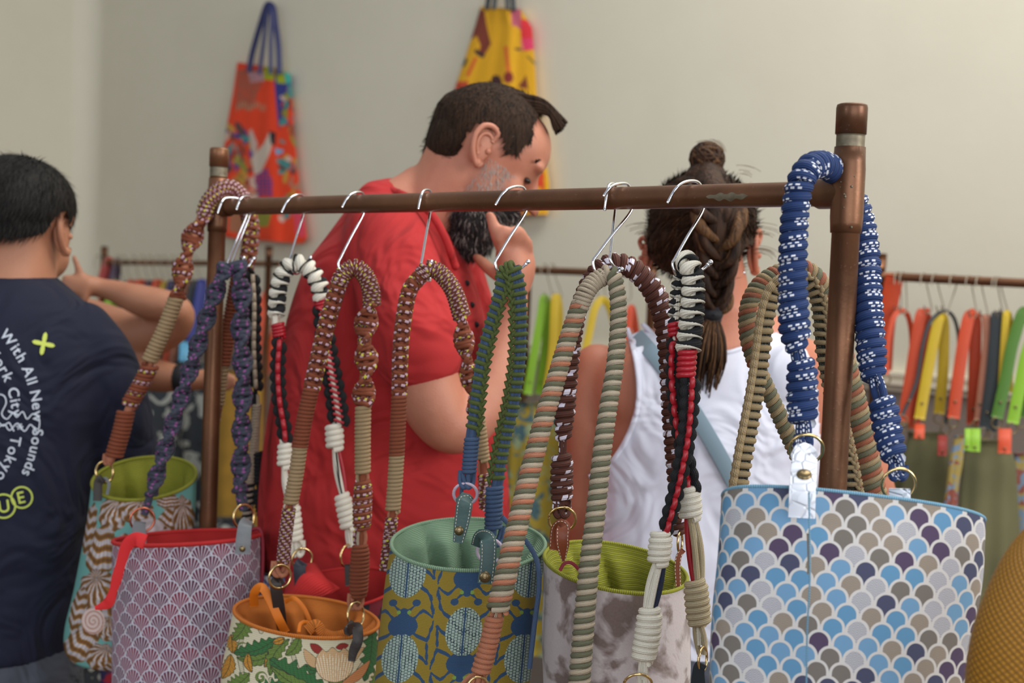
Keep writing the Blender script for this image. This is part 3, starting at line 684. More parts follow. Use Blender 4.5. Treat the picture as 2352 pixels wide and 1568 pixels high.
# ------------------------------------------------------------------ bag toolkit
def bag(name, label, cat, group, rows, d, rd, mbody, mlin, mpipe, paint=None, dens=(160, 160), lin_drop=0.35, roll=0.0, folds=0.0, pipe=5.0, bows=None, lin_fold=0.012, color=None, uv_shift=(0, 0), rimlift=0.0, dimple=0.0, sq=1.0):
    # rows: (cx, cy, half width, half height, depth shift) of the bag's cross rings, rim first
    k = d / F; R = np.array([r if len(r) == 5 else (*r, 0.0) for r in rows], float)
    base = P(R[-1][0], R[-1][1], d); root = thing(name, base, label, cat, group)
    t = arclen(R[:, :2]); t = t / t[-1]; tt = np.linspace(0, 1, dens[1])
    # smooth rows
    Q = catmull(np.concatenate([R, t[:, None] * 300], 1), 4); rr_ = np.stack([np.interp(tt, Q[:, 5] / 300, Q[:, i]) for i in range(5)], 1)
    nf = dens[0]; nb = nf // 3
    th = np.concatenate([np.linspace(np.pi, 2 * np.pi, nf, endpoint=False), np.linspace(0, np.pi, nb, endpoint=False)])   # front half first
    X = CX * math.cos(roll) + CY * math.sin(roll); Y = CY * math.cos(roll) - CX * math.sin(roll)
    def ringp(r, th, s=1.0, dz=0.0, fold=0.0, seed=0.0):
        r = r.copy(); r[3] = r[3] - (rd * r[2] * k / d) * (r[1] - 784) / (1 + 0 * d)
        c = P(r[0], r[1], d + r[4]); ct = np.sign(np.cos(th)) * np.abs(np.cos(th)) ** sq; st = np.sign(np.sin(th)) * np.abs(np.sin(th)) ** sq
        g_ = np.sin(th * 5 + seed) + 0.6 * np.sin(th * 9 + seed * 2.1); f = s * (1 + fold * (g_ if s == 1.0 else -np.abs(g_) * 1.5))
        return c + (ct * f)[:, None] * X * r[2] * k + (st * f)[:, None] * (Y * r[3] * k + CZ * rd * r[2] * k) + up * dz
    V = np.stack([ringp(r, th, 1.0, 0, folds * min(1, q * 3) * 0.5, 1.3) for q, r in zip(tt, rr_)])
    if dimple: 
        for i, q in enumerate(tt): V[i] += CZ * (dimple * k * np.sin(q * 5.0 + 0.6) * np.sin(th * 3 + 1.0 + q * 2))[:, None]
    U = arclen(np.concatenate([V[len(V) // 3], V[len(V) // 3][:1]])) + uv_shift[0]; Lh = arclen(V[:, nf // 2]); 
    mb = MB(); col = None
    if paint is not None:
        pj = PX(V.reshape(-1, 3)); c = paint(pj[:, 0], pj[:, 1]); col = np.array(c).reshape(V.shape)
        col = np.where(col <= 10.3, col / 255 / 12.92, ((col / 255 + 0.055) / 1.055) ** 2.4)
    uv_u = U; mb2 = MB()
    # uv: u around, v up
    m, n = V.shape[:2]; i, j = np.meshgrid(np.arange(m - 1), np.arange(n), indexing='ij'); i = i.ravel(); j = j.ravel(); j2 = (j + 1) % n
    f = np.stack([i * n + j, i * n + j2, (i + 1) * n + j2, (i + 1) * n + j], 1); vv = uv_shift[1] - Lh
    mb.V = [V.reshape(-1, 3)]; mb.F = [f]; mb.M = [np.zeros(len(f), int)]; mb.mats = [mbody]; mb.n = m * n
    mb.U = [np.stack([np.stack([uv_u[j], uv_u[j + 1], uv_u[j + 1], uv_u[j]], 1), np.stack([vv[i], vv[i], vv[i + 1], vv[i + 1]], 1)], 2)]
    mb.C = [np.ones((m * n, 3)) if col is None else col.reshape(-1, 3)]
    # bottom
    e = V[-1]; c = e.mean(0); nb_ = mb.n; mb.tris(np.concatenate([e, c[None]]), [[q, (q + 1) % n, n] for q in range(n)], mbody)
    if col is not None: mb.C[-1] = np.concatenate([col[-1], col[-1].mean(0)[None]])
    body = link('bag_body', mb, root, color=col is not None)
    # lining
    thl = np.linspace(0, 2 * np.pi, 120, endpoint=False); r0 = rr_[0]; n2 = 26; mb = MB(); LV = []
    for q in np.linspace(0, 1, n2):
        i = int(q * lin_drop * (len(rr_) - 1)); r = rr_[i].copy(); r[3] = r[3] * (1 - 0.2 * q)
        LV.append(ringp(r, thl, 0.972 - 0.05 * q, rimlift * (1 - q) * (1 if q < 0.1 else 0), lin_fold * min(1, q * 4) * (1 + 2 * q), 4.0 + q * 1.5))
    LV = np.stack(LV); mb.grid(LV, True, u=np.linspace(0, 0.12, n2), v=np.linspace(0, 0.5, 121), mat=mlin)
    fl = LV[-1]; cc = fl.mean(0); mb.grid(np.stack([fl, cc + (fl - cc) * 0.5 + up * 0.01, cc + (fl - cc) * 0.02]), True, mat=mlin)
    link('lining', mb, root)
    if pipe:
        mb = MB(); q = ringp(r0, np.linspace(0, 2 * np.pi, 121), 0.992, rimlift * 0.5); tube(mb, q, pipe * k / 2, mpipe, 8, cap=False); link('rim_binding', mb, root)
    return root
# ------------------------------------------------------------------ flat prints, computed per vertex of the cloth
def blank(x, c): return np.tile(np.array(c, float), (len(x), 1))
def put(C, m, c): C[m] = c
def segd(x, y, a, b):
    ax, ay = a; bx, by = b; dx, dy = bx - ax, by - ay; t = np.clip(((x - ax) * dx + (y - ay) * dy) / (dx * dx + dy * dy), 0, 1)
    return np.hypot(x - ax - t * dx, y - ay - t * dy)
def beetle_paint(bg, blue, shell, dark, green, ox=1065, oy=1450, s=1.0):
    def f(x, y):
        x = (x - ox) / s; y = (y - oy) / s; x = x + 0.09 * y; C = blank(x, bg); col = np.round(x / 141.0)
        lx = x - col * 141.0; odd = (np.abs(col) % 2 == 1); ly = np.where(odd, -(y - 62), y); ly = (ly + 60) % 196.0 - 60
        for sh in (0, -196.0, 196.0):
            yy = ly + sh; xx = np.abs(lx)
            for a, b, wdt in (((26, 58), (58, 40), 5), ((58, 40), (70, 84), 4), ((18, 88), (44, 110), 4.5), ((44, 110), (66, 96), 4), ((66, 96), (72, 118), 3), ((36, 10), (62, -10), 5), ((62, -10), (58, 34), 4), ((34, -30), (58, -52), 5), ((58, -52), (66, -92), 4), ((8, 108), (26, 124), 3.5)):
                put(C, segd(xx, yy, a, b) < wdt * (0.75 + 0.25 * np.sin(yy * 0.3)), blue)
            put(C, (xx / 34) ** 2 + ((yy - 74) / 27) ** 2 < 1, blue)
            put(C, ((xx / 13) ** 2 + ((yy - 101) / 15) ** 2) < 1, blue)
            put(C, ((xx - 27) / 9.5) ** 2 + ((yy - 128) / 8) ** 2 < 1, blue)
            put(C, np.hypot(xx - 12, yy - 106) < 4.6, green)
            e = (xx / 42) ** 2 + (yy / 56) ** 2 < 1
            put(C, e, dark)
            cu = (xx + 3.2) % 7.6; cv = (yy + np.where(np.floor((xx + 3.2) / 7.6) % 2 == 0, 0, 3.4)) % 6.8
            put(C, e & (cu > 1.5) & (cv > 1.4) & (xx > 2.2), shell)
            put(C, e & (xx < 2.2), blue)
        n = np.sin((x + y) * 2.1)[:, None] * 7; return np.clip(C + n, 0, 255)
    return f
def leafm(x, y, cx, cy, L, W, ang, jag=0.0, bend=0.0):
    a = math.radians(ang); u = (x - cx) * math.cos(a) - (y - cy) * math.sin(a); v = (x - cx) * math.sin(a) + (y - cy) * math.cos(a)
    t = (u / L + 0.5); v = v - bend * np.sin(np.pi * np.clip(t, 0, 1)); hw = W * np.sin(np.pi * np.clip(t, 0, 1)) ** 0.8 * (1 + jag * np.sin(t * 38))
    return (t > 0) & (t < 1), t, v, hw
def floral_paint(x, y):
    C = blank(x, (214, 206, 176)); G = (106, 132, 60); G2 = (56, 110, 62); O = (196, 138, 50); K = (58, 62, 44)
    st = [((678, 1455), (672, 1500)), ((672, 1500), (690, 1560)), ((560, 1440), (548, 1500)), ((548, 1500), (556, 1540)), ((600, 1450), (592, 1432)), ((622, 1560), (640, 1600)), ((810, 1560), (850, 1500)), ((700, 1600), (760, 1570))]
    for a, b in st: put(C, segd(x, y, a, b) < 5.5, K); put(C, segd(x, y, a, b) < 4.2, (196, 190, 160))
    for (cx, cy, r, w) in ((556, 1490, 16, 3), (600, 1555, 14, 3.5), (720, 1590, 18, 4), (640, 1585, 22, 4), (560, 1600, 20, 4), (800, 1600, 20, 4)):
        q = np.hypot(x - cx, y - cy); sp = np.abs(((q - np.arctan2(y - cy, x - cx) * 2.2) % (r * 0.9)) - r * 0.3); put(C, (q < r) & (sp < w), G); put(C, (q < r) & (sp < w) & (sp > w - 1.2), K)
    Ls = [(584, 1482, 104, 19, 18, G2, .25, 12), (590, 1500, 96, 12, 12, G, .1, 16), (617, 1508, 52, 11, 68, O, 0, 6), (574, 1521, 46, 9, 100, O, 0, -5), (533, 1478, 44, 11, 95, O, .2, 0), (642, 1509, 96, 15, 62, G, .2, -14),
          (685, 1548, 150, 30, -28, G2, .3, 10), (690, 1560, 150, 16, -24, G, .1, 16), (672, 1482, 56, 13, 55, G, .1, 8), (718, 1531, 34, 8, -20, G2, .1, 8), (552, 1440, 70, 17, 60, G, .25, 8), (846, 1500, 130, 18, 82, G2, .3, 6),
          (600, 1428, 66, 9, -12, O, .1, 6), (720, 1450, 70, 8, -6, G, .2, 0), (545, 1562, 66, 18, 30, G, .25, 8), (610, 1578, 90, 22, 12, G2, .3, 10), (790, 1575, 90, 18, -30, G, .2, 8), (862, 1560, 70, 16, 70, G, .2, 8), (520, 1530, 60, 14, 70, O, .1, 6), (640, 1470, 30, 8, 20, O, 0, 2)]
    for cx, cy, L, W, an, c, jg, bd in Ls:
        i, t, v, hw = leafm(x, y, cx, cy, L, W, an, jg, bd); put(C, i & (np.abs(v) < hw + 1.3), K); put(C, i & (np.abs(v) < hw - 0.6), c)
        put(C, i & (np.abs(v) < 0.8), K); m = i & (np.abs(v) < hw - 1) & (np.abs((t * L + np.abs(v) * 0.8) % 11 - 5.5) < 0.6); C[m] = C[m] * 0.72
    # open flower: two red sepals behind a striped bell with curled petals
    for cx, cy, L, W, an in ((728, 1490, 40, 9, -38), (786, 1484, 30, 7, 12)):
        i, t, v, hw = leafm(x, y, cx, cy, L, W, an); put(C, i & (np.abs(v) < hw + 1), K); put(C, i & (np.abs(v) < hw), (150, 46, 40))
    for cx, cy, L, W, an, bd in ((722, 1512, 66, 11, -42, 8), (816, 1512, 66, 11, 52, -8)):
        i, t, v, hw = leafm(x, y, cx, cy, L, W, an, 0, bd); put(C, i & (np.abs(v) < hw + 1), K); put(C, i & (np.abs(v) < hw), (206, 168, 124))
    q = ((x - 768) / 43) ** 2 + ((y - 1524) / 42) ** 2; top = y > 1492 + 5 * np.sin(x * 0.22)
    put(C, (q < 1.06) & (y > 1490.5 + 5 * np.sin(x * 0.22)), K); put(C, (q < 1) & top, (210, 174, 130))
    m = (q < 0.94) & top & (np.abs(((x - 768) / (1.0 - (y - 1500) * 0.006)) % 7.5 - 3.7) < 1.2) & (y > 1506 + 6 * np.sin(x * 1.3)); C[m] = (236, 228, 204)
    i, t, v, hw = leafm(x, y, 815, 1545, 90, 10, 40, 0, 8); put(C, i & (np.abs(v) < hw + 1), K); put(C, i & (np.abs(v) < hw), (198, 132, 84))
    return C
_sr = np.random.default_rng(3)
SHELLS = [(262, 1178, 34, 46, 20, 1), (232, 1268, 34, 62, 8, 0), (228, 1366, 48, 58, -10, 1), (186, 1478, 34, 52, 40, 0), (236, 1512, 40, 34, 20, 1), (424, 1200, 27, 62, -6, 1), (312, 1172, 44, 34, 30, 1), (345, 1215, 30, 26, 0, 2), (250, 1445, 30, 28, 0, 1), (180, 1400, 18, 52, 14, 0), (206, 1215, 14, 60, 10, 0), (385, 1150, 26, 18, 0, 0), (262, 1548, 30, 26, 10, 0)]
for _i in range(26): SHELLS.insert(0, (_sr.uniform(280, 450), _sr.uniform(1180, 1540), _sr.uniform(24, 40), _sr.uniform(30, 52), _sr.uniform(-60, 60), int(_sr.integers(0, 2))))
def shell_paint(x, y):
    C = blank(x, (104, 164, 158))
    for cx, cy, rx, ry, an, kd in SHELLS:
        a = math.radians(an); u = ((x - cx) * math.cos(a) + (y - cy) * math.sin(a)) / rx; v = (-(x - cx) * math.sin(a) + (y - cy) * math.cos(a)) / ry
        q = np.hypot(u, v) * (1 + 0.05 * np.sin(np.arctan2(v, u) * 9)); m = q < 1
        if kd == 0: s = np.sin(v * 14 + u * u * 4 + np.sin(u * 6) * 0.8); s2 = np.sin(np.arctan2(u, v + 1.3) * 34)
        elif kd == 1: s = np.sin(np.arctan2(v + 0.7, u) * 15 + q * 6 + np.sin(q * 13) * 0.8); s2 = np.sin(q * 17)
        else: s = np.ones_like(q) * 0.8; s2 = np.sin(q * 9)
        base = np.where((s > 0.25)[:, None], np.array([214, 204, 206]), np.array([170, 122, 50])); base = np.where((s < -0.55)[:, None], np.array([128, 84, 40]), base)
        base = base * (0.92 + 0.08 * s2[:, None]) * (1.05 - 0.22 * q[:, None]); C[m] = base[m]
    q = np.hypot((x - 214) / 27, (y - 1426) / 30); a = np.arctan2(y - 1426, x - 214); m = q < 1   # pale coiled shell
    sp = np.abs(((q * 3.0 - a / 6.283) % 1) - 0.5) < 0.13; C[m] = (216, 192, 186); C[m & sp] = (166, 116, 92)
    return C
def dots_paint(x, y):
    C = blank(x, (226, 226, 230)); put(C, (np.sin(x * 0.25 + np.sin(y * 0.2) * 2) > 0.2), (96, 112, 160)); return C

TOP = lambda x: PX(barp(x)[None])[0][2]
GR = 'braided strap bags on the near rail'
# --- 1 shell print bag, far left
b = bag('bucket_bag', 'bucket bag printed with ochre shells on turquoise, lime lining, far left of the rail', 'bag', GR,
    [(332, 1097, 117, 50), (324, 1190, 121, 52), (302, 1340, 127, 54), (284, 1430, 130, 56), (283, 1478, 126, 56), (288, 1496, 96, 42)], 2.14, 0.9, M_print, F_lime, F_lime, paint=shell_paint, dens=(260, 300), pipe=8, folds=0.01, lin_drop=0.4, lin_fold=0.04)
s = Strap(b, 2.085)
s.begin([[(250, 1062), (262, 1035), (300, 930), (345, 830), (402, 690), (428, 600), (450, 530), (475, 470), (500, 438, .005), (530, 430, .02), (556, 458, .045), (572, 520, .055), (560, 620, .065), (530, 720, .07), (506, 870, .07), (488, 1030, .07)]], 20, C_peach)
s.coil([(289, 945), (279, 990), (262, 1046)], 42, [C_rust], 9.4); s.coil([(346, 838), (325, 880), (296, 930)], 40, [C_rust, C_rust, C_spk], 9.6); s.coil([(404, 686), (378, 755), (343, 828)], 37, [C_beige], 9.6)
s.rings([(470, 496), (444, 540), (424, 600), (408, 684)], (48, 46), [C_rust, C_spk, C_rust], 11, 0.44, start=0.9, edge=[C_spk, C_rust], name='spiral_braid')
s.coil([(470, 494), (480, 465), (502, 440, .005), (528, 432, .02), (552, 450, .04), (562, 468, .05)], 42, [C_spk], 8.6)
s.rings([(568, 476, .05), (577, 540, .055), (562, 630, .065)], 38, [C_spk, C_rust], 10, 0.03, wob=0.2, edge=[C_rust, C_spk], name='flat_braid')
s.coil([(548, 630, .065), (530, 730, .07), (512, 838, .07)], 36, [C_rust], 9.2); s.coil([(511, 840, .07), (500, 930, .07)], 32, [C_beige], 9.2); s.coil([(499, 932, .07), (487, 1010, .07)], 26, [C_spk, C_rust], 8)
s.loop((250, 1066), 16, 24, C_peach, 8); ring(b, 240, 1084, 2.10, 13, 24, 6, M_gold, 0.2); tab(b, [(236, 1098), (226, 1108), (224, 1150)], 2.06, 20, L_dark)
band(b, [(231, 1115), (240, 1098), (250, 1110), (246, 1135)], 2.085, 7, L_grey, 'key_loop')

# --- 2 fan print bag
b = bag('bucket_bag', 'bucket bag printed with plum fans on pale scallops, red lining and red tie', 'bag', GR,
    [(430, 1234, 168, 17), (429, 1330, 168, 30), (428, 1450, 167, 38), (427, 1580, 165, 42), (426, 1690, 150, 40)], 2.0, 0.75, M_fan, F_red, F_red, dens=(160, 80), roll=math.radians(2.2), pipe=10, folds=0.006, lin_drop=0.3)
s = Strap(b, 2.02)
s.begin([[(331, 1182), (343, 1140), (372, 1050), (405, 950), (440, 840), (470, 740), (497, 665), (517, 625)], [(548, 612), (556, 700), (554, 850), (554, 1000), (550, 1120), (560, 1172)]], 16, C_slate)
s.rings([(520, 612), (500, 660), (472, 738), (440, 838), (405, 948), (370, 1058), (346, 1140)], (44, 40), [C_slate], 12.5, 0.62, thick=0.6, er=0.9, edge=[C_slate], name='spiral_braid')
s.rings([(546, 606), (556, 680), (553, 760), (558, 850), (556, 950), (554, 1040), (551, 1128)], (48, 46), [C_slate], 13, 0.52, thick=0.6, er=0.9, start=0.4, edge=[C_slate], name='spiral_braid')
s.cords([(347, 1135), (335, 1180)], 14, [C_slate, C_slate], 8); s.cords([(551, 1125), (560, 1172)], 26, [C_slate, C_slate, C_slate], 9)
ring(b, 327, 1193, 2.0, 25, 27, 5.5, M_copperring); ring(b, 560, 1186, 2.0, 19, 28, 6, M_gold, 0.1)
tab(b, [(322, 1198), (319, 1214), (320, 1248)], 1.985, [26, 32, 32], L_grey); tab(b, [(570, 1194, .01), (563, 1206, -.015), (559, 1240, -.02), (557, 1272, -.02)], 1.90, [24, 30, 34, 34], L_grey, (557, 1254, 7))
band(b, [(334, 1244), (310, 1238), (290, 1256), (276, 1300), (262, 1350), (250, 1382), (232, 1392), (218, 1396)], 1.868, [34, 30, 26, 22, 24, 18, 26, 8], F_redband, label='red tie hanging over the front')
rope(b, [(560, 1222, .1), (594, 1214, .1), (602, 1240, .1), (603, 1290, .1), (600, 1345, .1)], 1.9, 10, F_maroon)

# --- 3 black pouch with a cream and black strap behind the slate one
b = bag('bucket_bag', 'small bag with black lining and blue and white print, mostly hidden between two bags', 'bag', GR,
    [(645, 1282, 66, 40), (645, 1390, 66, 42), (645, 1560, 64, 42)], 2.05, 0.6, M_print, mat('black_lining', (26, 26, 30), 0.9), mat('black_binding', (30, 30, 34), 0.8), paint=dots_paint, dens=(60, 60), pipe=6)
s = Strap(b, 2.12)
s.begin([[(560, 606, -0.05), (584, 640), (584, 760), (587, 900), (584, 1000), (590, 1100), (622, 1225)], [(584, 900), (577, 1060), (569, 1195)]], 10, C_black)
s.ladder([(580, 628), (584, 700), (583, 800), (589, 910)], 34, C_black, C_cream, 22, bar=C_cream, width_mid=0.4)
s.cords([(589, 905), (588, 1040)], 18, [C_black, C_cream], 8); s.coil([(590, 930), (583, 1030), (574, 1112)], 22, [C_cream], 7); s.coil([(574, 1112), (567, 1200)], 26, [C_black, C_cream], 7)
s.coil([(592, 1040), (597, 1112)], 26, [C_black], 9); s.knot([(594, 1122), (606, 1170), (624, 1228)], (36, 44), [C_black], 9)
ring(b, 622, 1245, 2.11, 18, 24, 5, M_gold)

# --- 4 red lined bag with zebra, black and red strap
b = bag('bucket_bag', 'red lined bag with dark red beetle cloth, behind the floral bag', 'bag', GR,
    [(772, 1352, 148, 48), (770, 1430, 150, 36), (766, 1600, 148, 40)], 1.93, 0.45, M_weave, F_red, F_red, roll=math.radians(7), pipe=7,
    paint=beetle_paint((116, 26, 40), (34, 34, 46), (150, 158, 140), (34, 40, 48), (120, 120, 60), 690, 1405, 0.9), dens=(200, 140), folds=0.01)
mb = MB(); q = PV([(655, 1352, 1.96), (690, 1300, 1.93), (722, 1296, 1.93), (760, 1342, 1.93), (770, 1368, 1.95), (690, 1392, 1.89), (700, 1345, 1.90), (735, 1310, 1.95)])
V = np.stack([catmull(q[[0, 1, 2, 3]], 0.006)[:24], catmull(q[[0, 6, 3]], 0.006)[:24][:24] if False else catmull(q[[0, 6, 5, 4]], 0.006)[:24]]) if False else None
V = np.stack([resamp(p_, np.linspace(0, arclen(p_)[-1], 20)) for p_ in (catmull(PV([(652, 1372, 1.93), (668, 1322, 1.92), (700, 1296, 1.92), (722, 1294, 1.93)]), .002), catmull(PV([(664, 1384, 1.90), (688, 1345, 1.89), (716, 1322, 1.89), (748, 1330, 1.92)]), .002), catmull(PV([(690, 1394, 1.885), (720, 1378, 1.88), (752, 1366, 1.89), (780, 1352, 1.93)]), .002))])
mb.grid(V, mat=F_red, u=[0, .02, .04], v=np.linspace(0, .1, 20)); o = link('lining_fold', mb, b); o.modifiers.new('thick', 'SOLIDIFY').thickness = 0.002
s = Strap(b, 1.945)
s.begin([[(680, 1262), (674, 1200), (656, 1110), (652, 1050), (642, 920), (638, 800), (632, 745), (634, 690), (645, 640), (668, 612), (700, 604), (728, 632), (740, 690), (748, 780), (768, 930), (772, 1050), (790, 1140), (802, 1225), (806, 1250)]], 14, C_white)
s.zebra([(739, 682), (733, 655), (720, 630), (698, 608), (672, 606), (652, 626), (640, 660), (636, 700), (633, 742)], (46, 42), [C_white, C_black], 24, 0.22 * np.pi, dphi=0.93 * np.pi)
s.coil([(638, 744), (642, 776)], 32, [C_red], 8); s.coil([(735, 680), (738, 708)], 34, [C_red], 8)
s.ladder([(642, 780), (638, 850), (642, 920), (652, 980), (656, 1022)], 36, C_black, C_red, 26, name='square_braid')
s.ladder([(740, 706), (748, 780), (760, 850), (772, 920), (780, 980)], (46, 52), C_black, C_red, 27, bar=C_white, width_mid=0.42, zig=True)
s.knot([(655, 1020), (653, 1074)], 36, [C_white], 13); s.cords([(653, 1074), (657, 1115), (666, 1158)], 18, [C_white, C_black, C_white], 7); s.knot([(669, 1155), (678, 1248)], 42, [C_white], 13.5); s.loop((684, 1276), 20, 36, C_white, 11)
s.knot([(767, 976), (770, 1032)], 44, [C_white], 13.5); s.cords([(772, 1030), (780, 1085), (790, 1138)], 26, [C_white, C_black, C_black, C_red], 9); s.knot([(786, 1136), (802, 1216)], 42, [C_white], 13.5); s.cords([(800, 1212), (806, 1256)], 20, [C_white, C_white], 11)
ring(b, 694, 1283, 1.94, 21, 24, 5.5, M_gold); ring(b, 800, 1276, 1.94, 15, 26, 5.5, M_gold)
tab(b, [(694, 1290, .01), (688, 1302), (690, 1340), (686, 1376)], 1.90, [26, 28, 28, 26], L_navy, (685, 1358, 7), rm=M_trim); tab(b, [(798, 1296), (800, 1345)], 1.90, 14, L_dark)

# --- 5 floral bag
b = bag('bucket_bag', 'bucket bag with green leaf and peach flower print on cream, orange lining', 'bag', GR,
    [(704, 1415, 167, 44), (694, 1490, 172, 48), (684, 1570, 176, 50), (680, 1680, 165, 50)], 1.80, 0.75, M_print, F_orange, F_orange, paint=floral_paint, dens=(420, 330), roll=math.radians(-7.5), pipe=9, folds=0.008, lin_drop=0.4, lin_fold=0.075)
s = Strap(b, 1.79)
s.begin([[(646, 1300), (652, 1240), (668, 1160), (688, 1025), (716, 890), (745, 770), (782, 645), (815, 618), (845, 645), (852, 700), (836, 900), (833, 1090), (830, 1230), (822, 1380)]], 16, C_rust)
s.coil([(778, 652), (790, 628), (816, 614), (840, 634), (852, 668), (854, 702)], (40, 44), [C_spk], 8.4)
s.rings([(776, 658), (762, 705), (745, 765), (730, 830), (716, 892)], 38, [C_rust, C_spk], 10.5, 0.0, wob=0.42, thick=0.6, edge=[C_spk, C_rust], er=1.15, name='flat_braid')
s.coil([(715, 893), (700, 960), (689, 1026)], 38, [C_rust], 9); s.coil([(689, 1027), (680, 1090), (667, 1158)], (35, 36), [C_beige], 9.2); s.cords([(667, 1156), (663, 1174)], 22, [C_peach, C_spk], 9)
s.coil([(664, 1168), (656, 1230), (650, 1290)], 32, [C_spk], 6.6); s.loop((645, 1322), 30, 34, C_peach, 11)
s.rings([(852, 700), (836, 770), (842, 840), (832, 938)], (54, 52), [C_rust, C_spk, C_rust], 11.5, 0.44, start=1.5, edge=[C_spk, C_rust], name='spiral_braid')
s.coil([(834, 934), (833, 1000), (833, 1084)], 38, [C_beige], 9.4); s.cords([(833, 1082), (832, 1110)], 32, [C_beige, C_spk, C_peach], 9); s.knot([(834, 1104), (831, 1215)], 46, [C_rust, C_spk], 9)
s.cords([(828, 1212), (826, 1258)], 34, [C_spk, C_cream, C_rust, C_peach], 9); s.knot([(828, 1252), (823, 1370)], 46, [C_rust], 9); s.loop((818, 1398), 26, 36, C_peach, 10)
ring(b, 643, 1324, 1.78, 22, 27, 6, M_gold, -0.1); ring(b, 817, 1412, 1.78, 15, 30, 6, M_gold, 0.1)
tab(b, [(648, 1330, .01), (634, 1340, -.01), (640, 1390), (648, 1440, .02)], 1.79, [24, 27, 27, 24], L_dark); tab(b, [(812, 1428, .02), (800, 1445, .01), (818, 1440, -.02), (822, 1468, -.03), (812, 1495, -.03), (807, 1518, -.03)], 1.73, [16, 20, 20, 24, 24, 16], L_dark)
band(b, [(584, 1392, .03), (584, 1362, .01), (600, 1348), (618, 1372), (640, 1420), (656, 1452, .01)], 1.79, 20, F_orangeband, 'orange_band'); band(b, [(654, 1382, .04), (676, 1374, .03), (700, 1400, .03), (716, 1440, .03)], 1.80, 10, F_orangeband, 'orange_band')
band(b, [(686, 1452), (690, 1432, .02), (704, 1428, .03), (718, 1440, .03)], 1.77, 8, F_orangeband, 'orange_band'); band(b, [(706, 1448), (726, 1434), (742, 1452), (770, 1462), (800, 1452)], 1.76, [26, 24, 22, 26, 20], F_orange, 'lining_fold')

# --- 6 fourth strap, rust and beige; its own bag is out of sight
o = thing('bag_strap', P(985, 1320, 1.76), 'speckled rust and beige strap between the floral bag strap and the green strap', 'bag strap', GR)
s = Strap(o, 1.73)
s.begin([[(884, 1310), (895, 1220), (903, 1170), (912, 1040), (916, 900), (924, 780), (940, 680), (968, 628), (1000, 620), (1042, 665), (1064, 740), (1078, 850), (1092, 935), (1108, 1050), (1112, 1170)]], 16, C_rust)
s.coil([(968, 632), (985, 616), (1012, 628), (1042, 668), (1062, 730)], (40, 44), [C_spk], 8.4)
s.rings([(966, 634), (940, 668), (926, 740), (919, 820), (917, 912)], 35, [C_rust, C_spk], 10.5, 0.0, wob=0.42, thick=0.6, edge=[C_spk, C_rust], er=1.15, name='flat_braid')
s.coil([(917, 910), (914, 975), (911, 1046)], 37, [C_rust], 9); s.coil([(911, 1047), (907, 1110), (902, 1174)], 36, [C_beige], 9.3); s.cords([(902, 1172), (900, 1194)], 24, [C_peach, C_peach, C_peach], 9); s.coil([(900, 1190), (892, 1250), (886, 1308)], 30, [C_spk], 8.4)
s.rings([(1060, 728), (1068, 800), (1082, 880), (1092, 945)], (48, 42), [C_rust, C_spk, C_rust], 11.5, 0.42, start=1.2, edge=[C_spk, C_rust], name='spiral_braid')
s.coil([(1096, 940), (1104, 1000), (1110, 1058)], 32, [C_beige], 9.2); s.cords([(1109, 1056), (1111, 1094)], 26, [C_peach, C_peach, C_peach], 9); s.coil([(1111, 1090), (1114, 1170)], 28, [C_spk], 8)

# --- 7 beetle bag
b = bag('bucket_bag', 'bucket bag of woven blue beetles on mustard with a sage corduroy lining', 'bag', GR,
    [(1076, 1247, 178, 60), (1063, 1340, 179, 62), (1050, 1450, 179, 64), (1038, 1570, 177, 66), (1030, 1680, 168, 64)], 1.62, 0.95, M_weave, F_sage, F_sage, roll=math.radians(-1.0),
    paint=beetle_paint((146, 124, 38), (44, 76, 112), (168, 190, 178), (28, 46, 62), (128, 160, 70)), dens=(460, 400), folds=0.01, pipe=9, lin_drop=0.38, lin_fold=0.06)
s = Strap(b, 1.60)
s.begin([[(1074, 1110), (1080, 1040), (1098, 900), (1126, 750), (1145, 690, .004), (1156, 634, .006), (1175, 622, .004), (1190, 680), (1190, 820), (1160, 980), (1136, 1120), (1134, 1230)]], 14, C_steel)
s.chain([(1176, 612), (1188, 660), (1192, 740), (1189, 830), (1176, 920), (1158, 1000), (1146, 1060), (1138, 1118)], (46, 42), C_green, C_steel, 18.5, side=-1, bead=0.05)
s.chain([(1158, 628, .003), (1146, 685), (1126, 755), (1108, 830), (1098, 900), (1091, 960), (1084, 1008)], (36, 40), C_green, C_steel, 18.5, side=1, bead=0.05)
s.coil([(1152, 640, .01), (1160, 620, .006), (1180, 612)], 34, [C_green], 11)
s.coil([(1084, 1006), (1077, 1084)], 36, [C_steel], 9.5); s.coil([(1136, 1118), (1133, 1214)], 42, [C_steel], 10.2); s.loop((1073, 1120), 28, 40, C_steel, 10, n=2); s.loop((1140, 1252), 30, 44, C_steel, 10, n=2)
rope(b, [(1062, 1095), (1059, 1150)], 1.60, 9, C_steel, 'cord_end')
ring(b, 1069, 1134, 1.60, 27, 25, 7, M_lilac); ring(b, 1125, 1265, 1.585, 29, 28, 7.5, M_lilac, 0.1)
tab(b, [(1074, 1156, .01), (1068, 1152), (1062, 1190), (1052, 1246)], 1.57, [34, 38, 34, 24], L_teal, (1054, 1220, 11), stitch=True)
tab(b, [(1096, 1254, .02), (1104, 1234, .005), (1120, 1240, -.015), (1121, 1285, -.02), (1115, 1340, -.02)], 1.515, [30, 34, 38, 36, 36], L_teal, (1115, 1316, 13), stitch=True)
rope(b, [(1152, 1186), (1172, 1206), (1206, 1240), (1232, 1285), (1238, 1345), (1228, 1430), (1216, 1534)], 1.53, 12, C_steel)

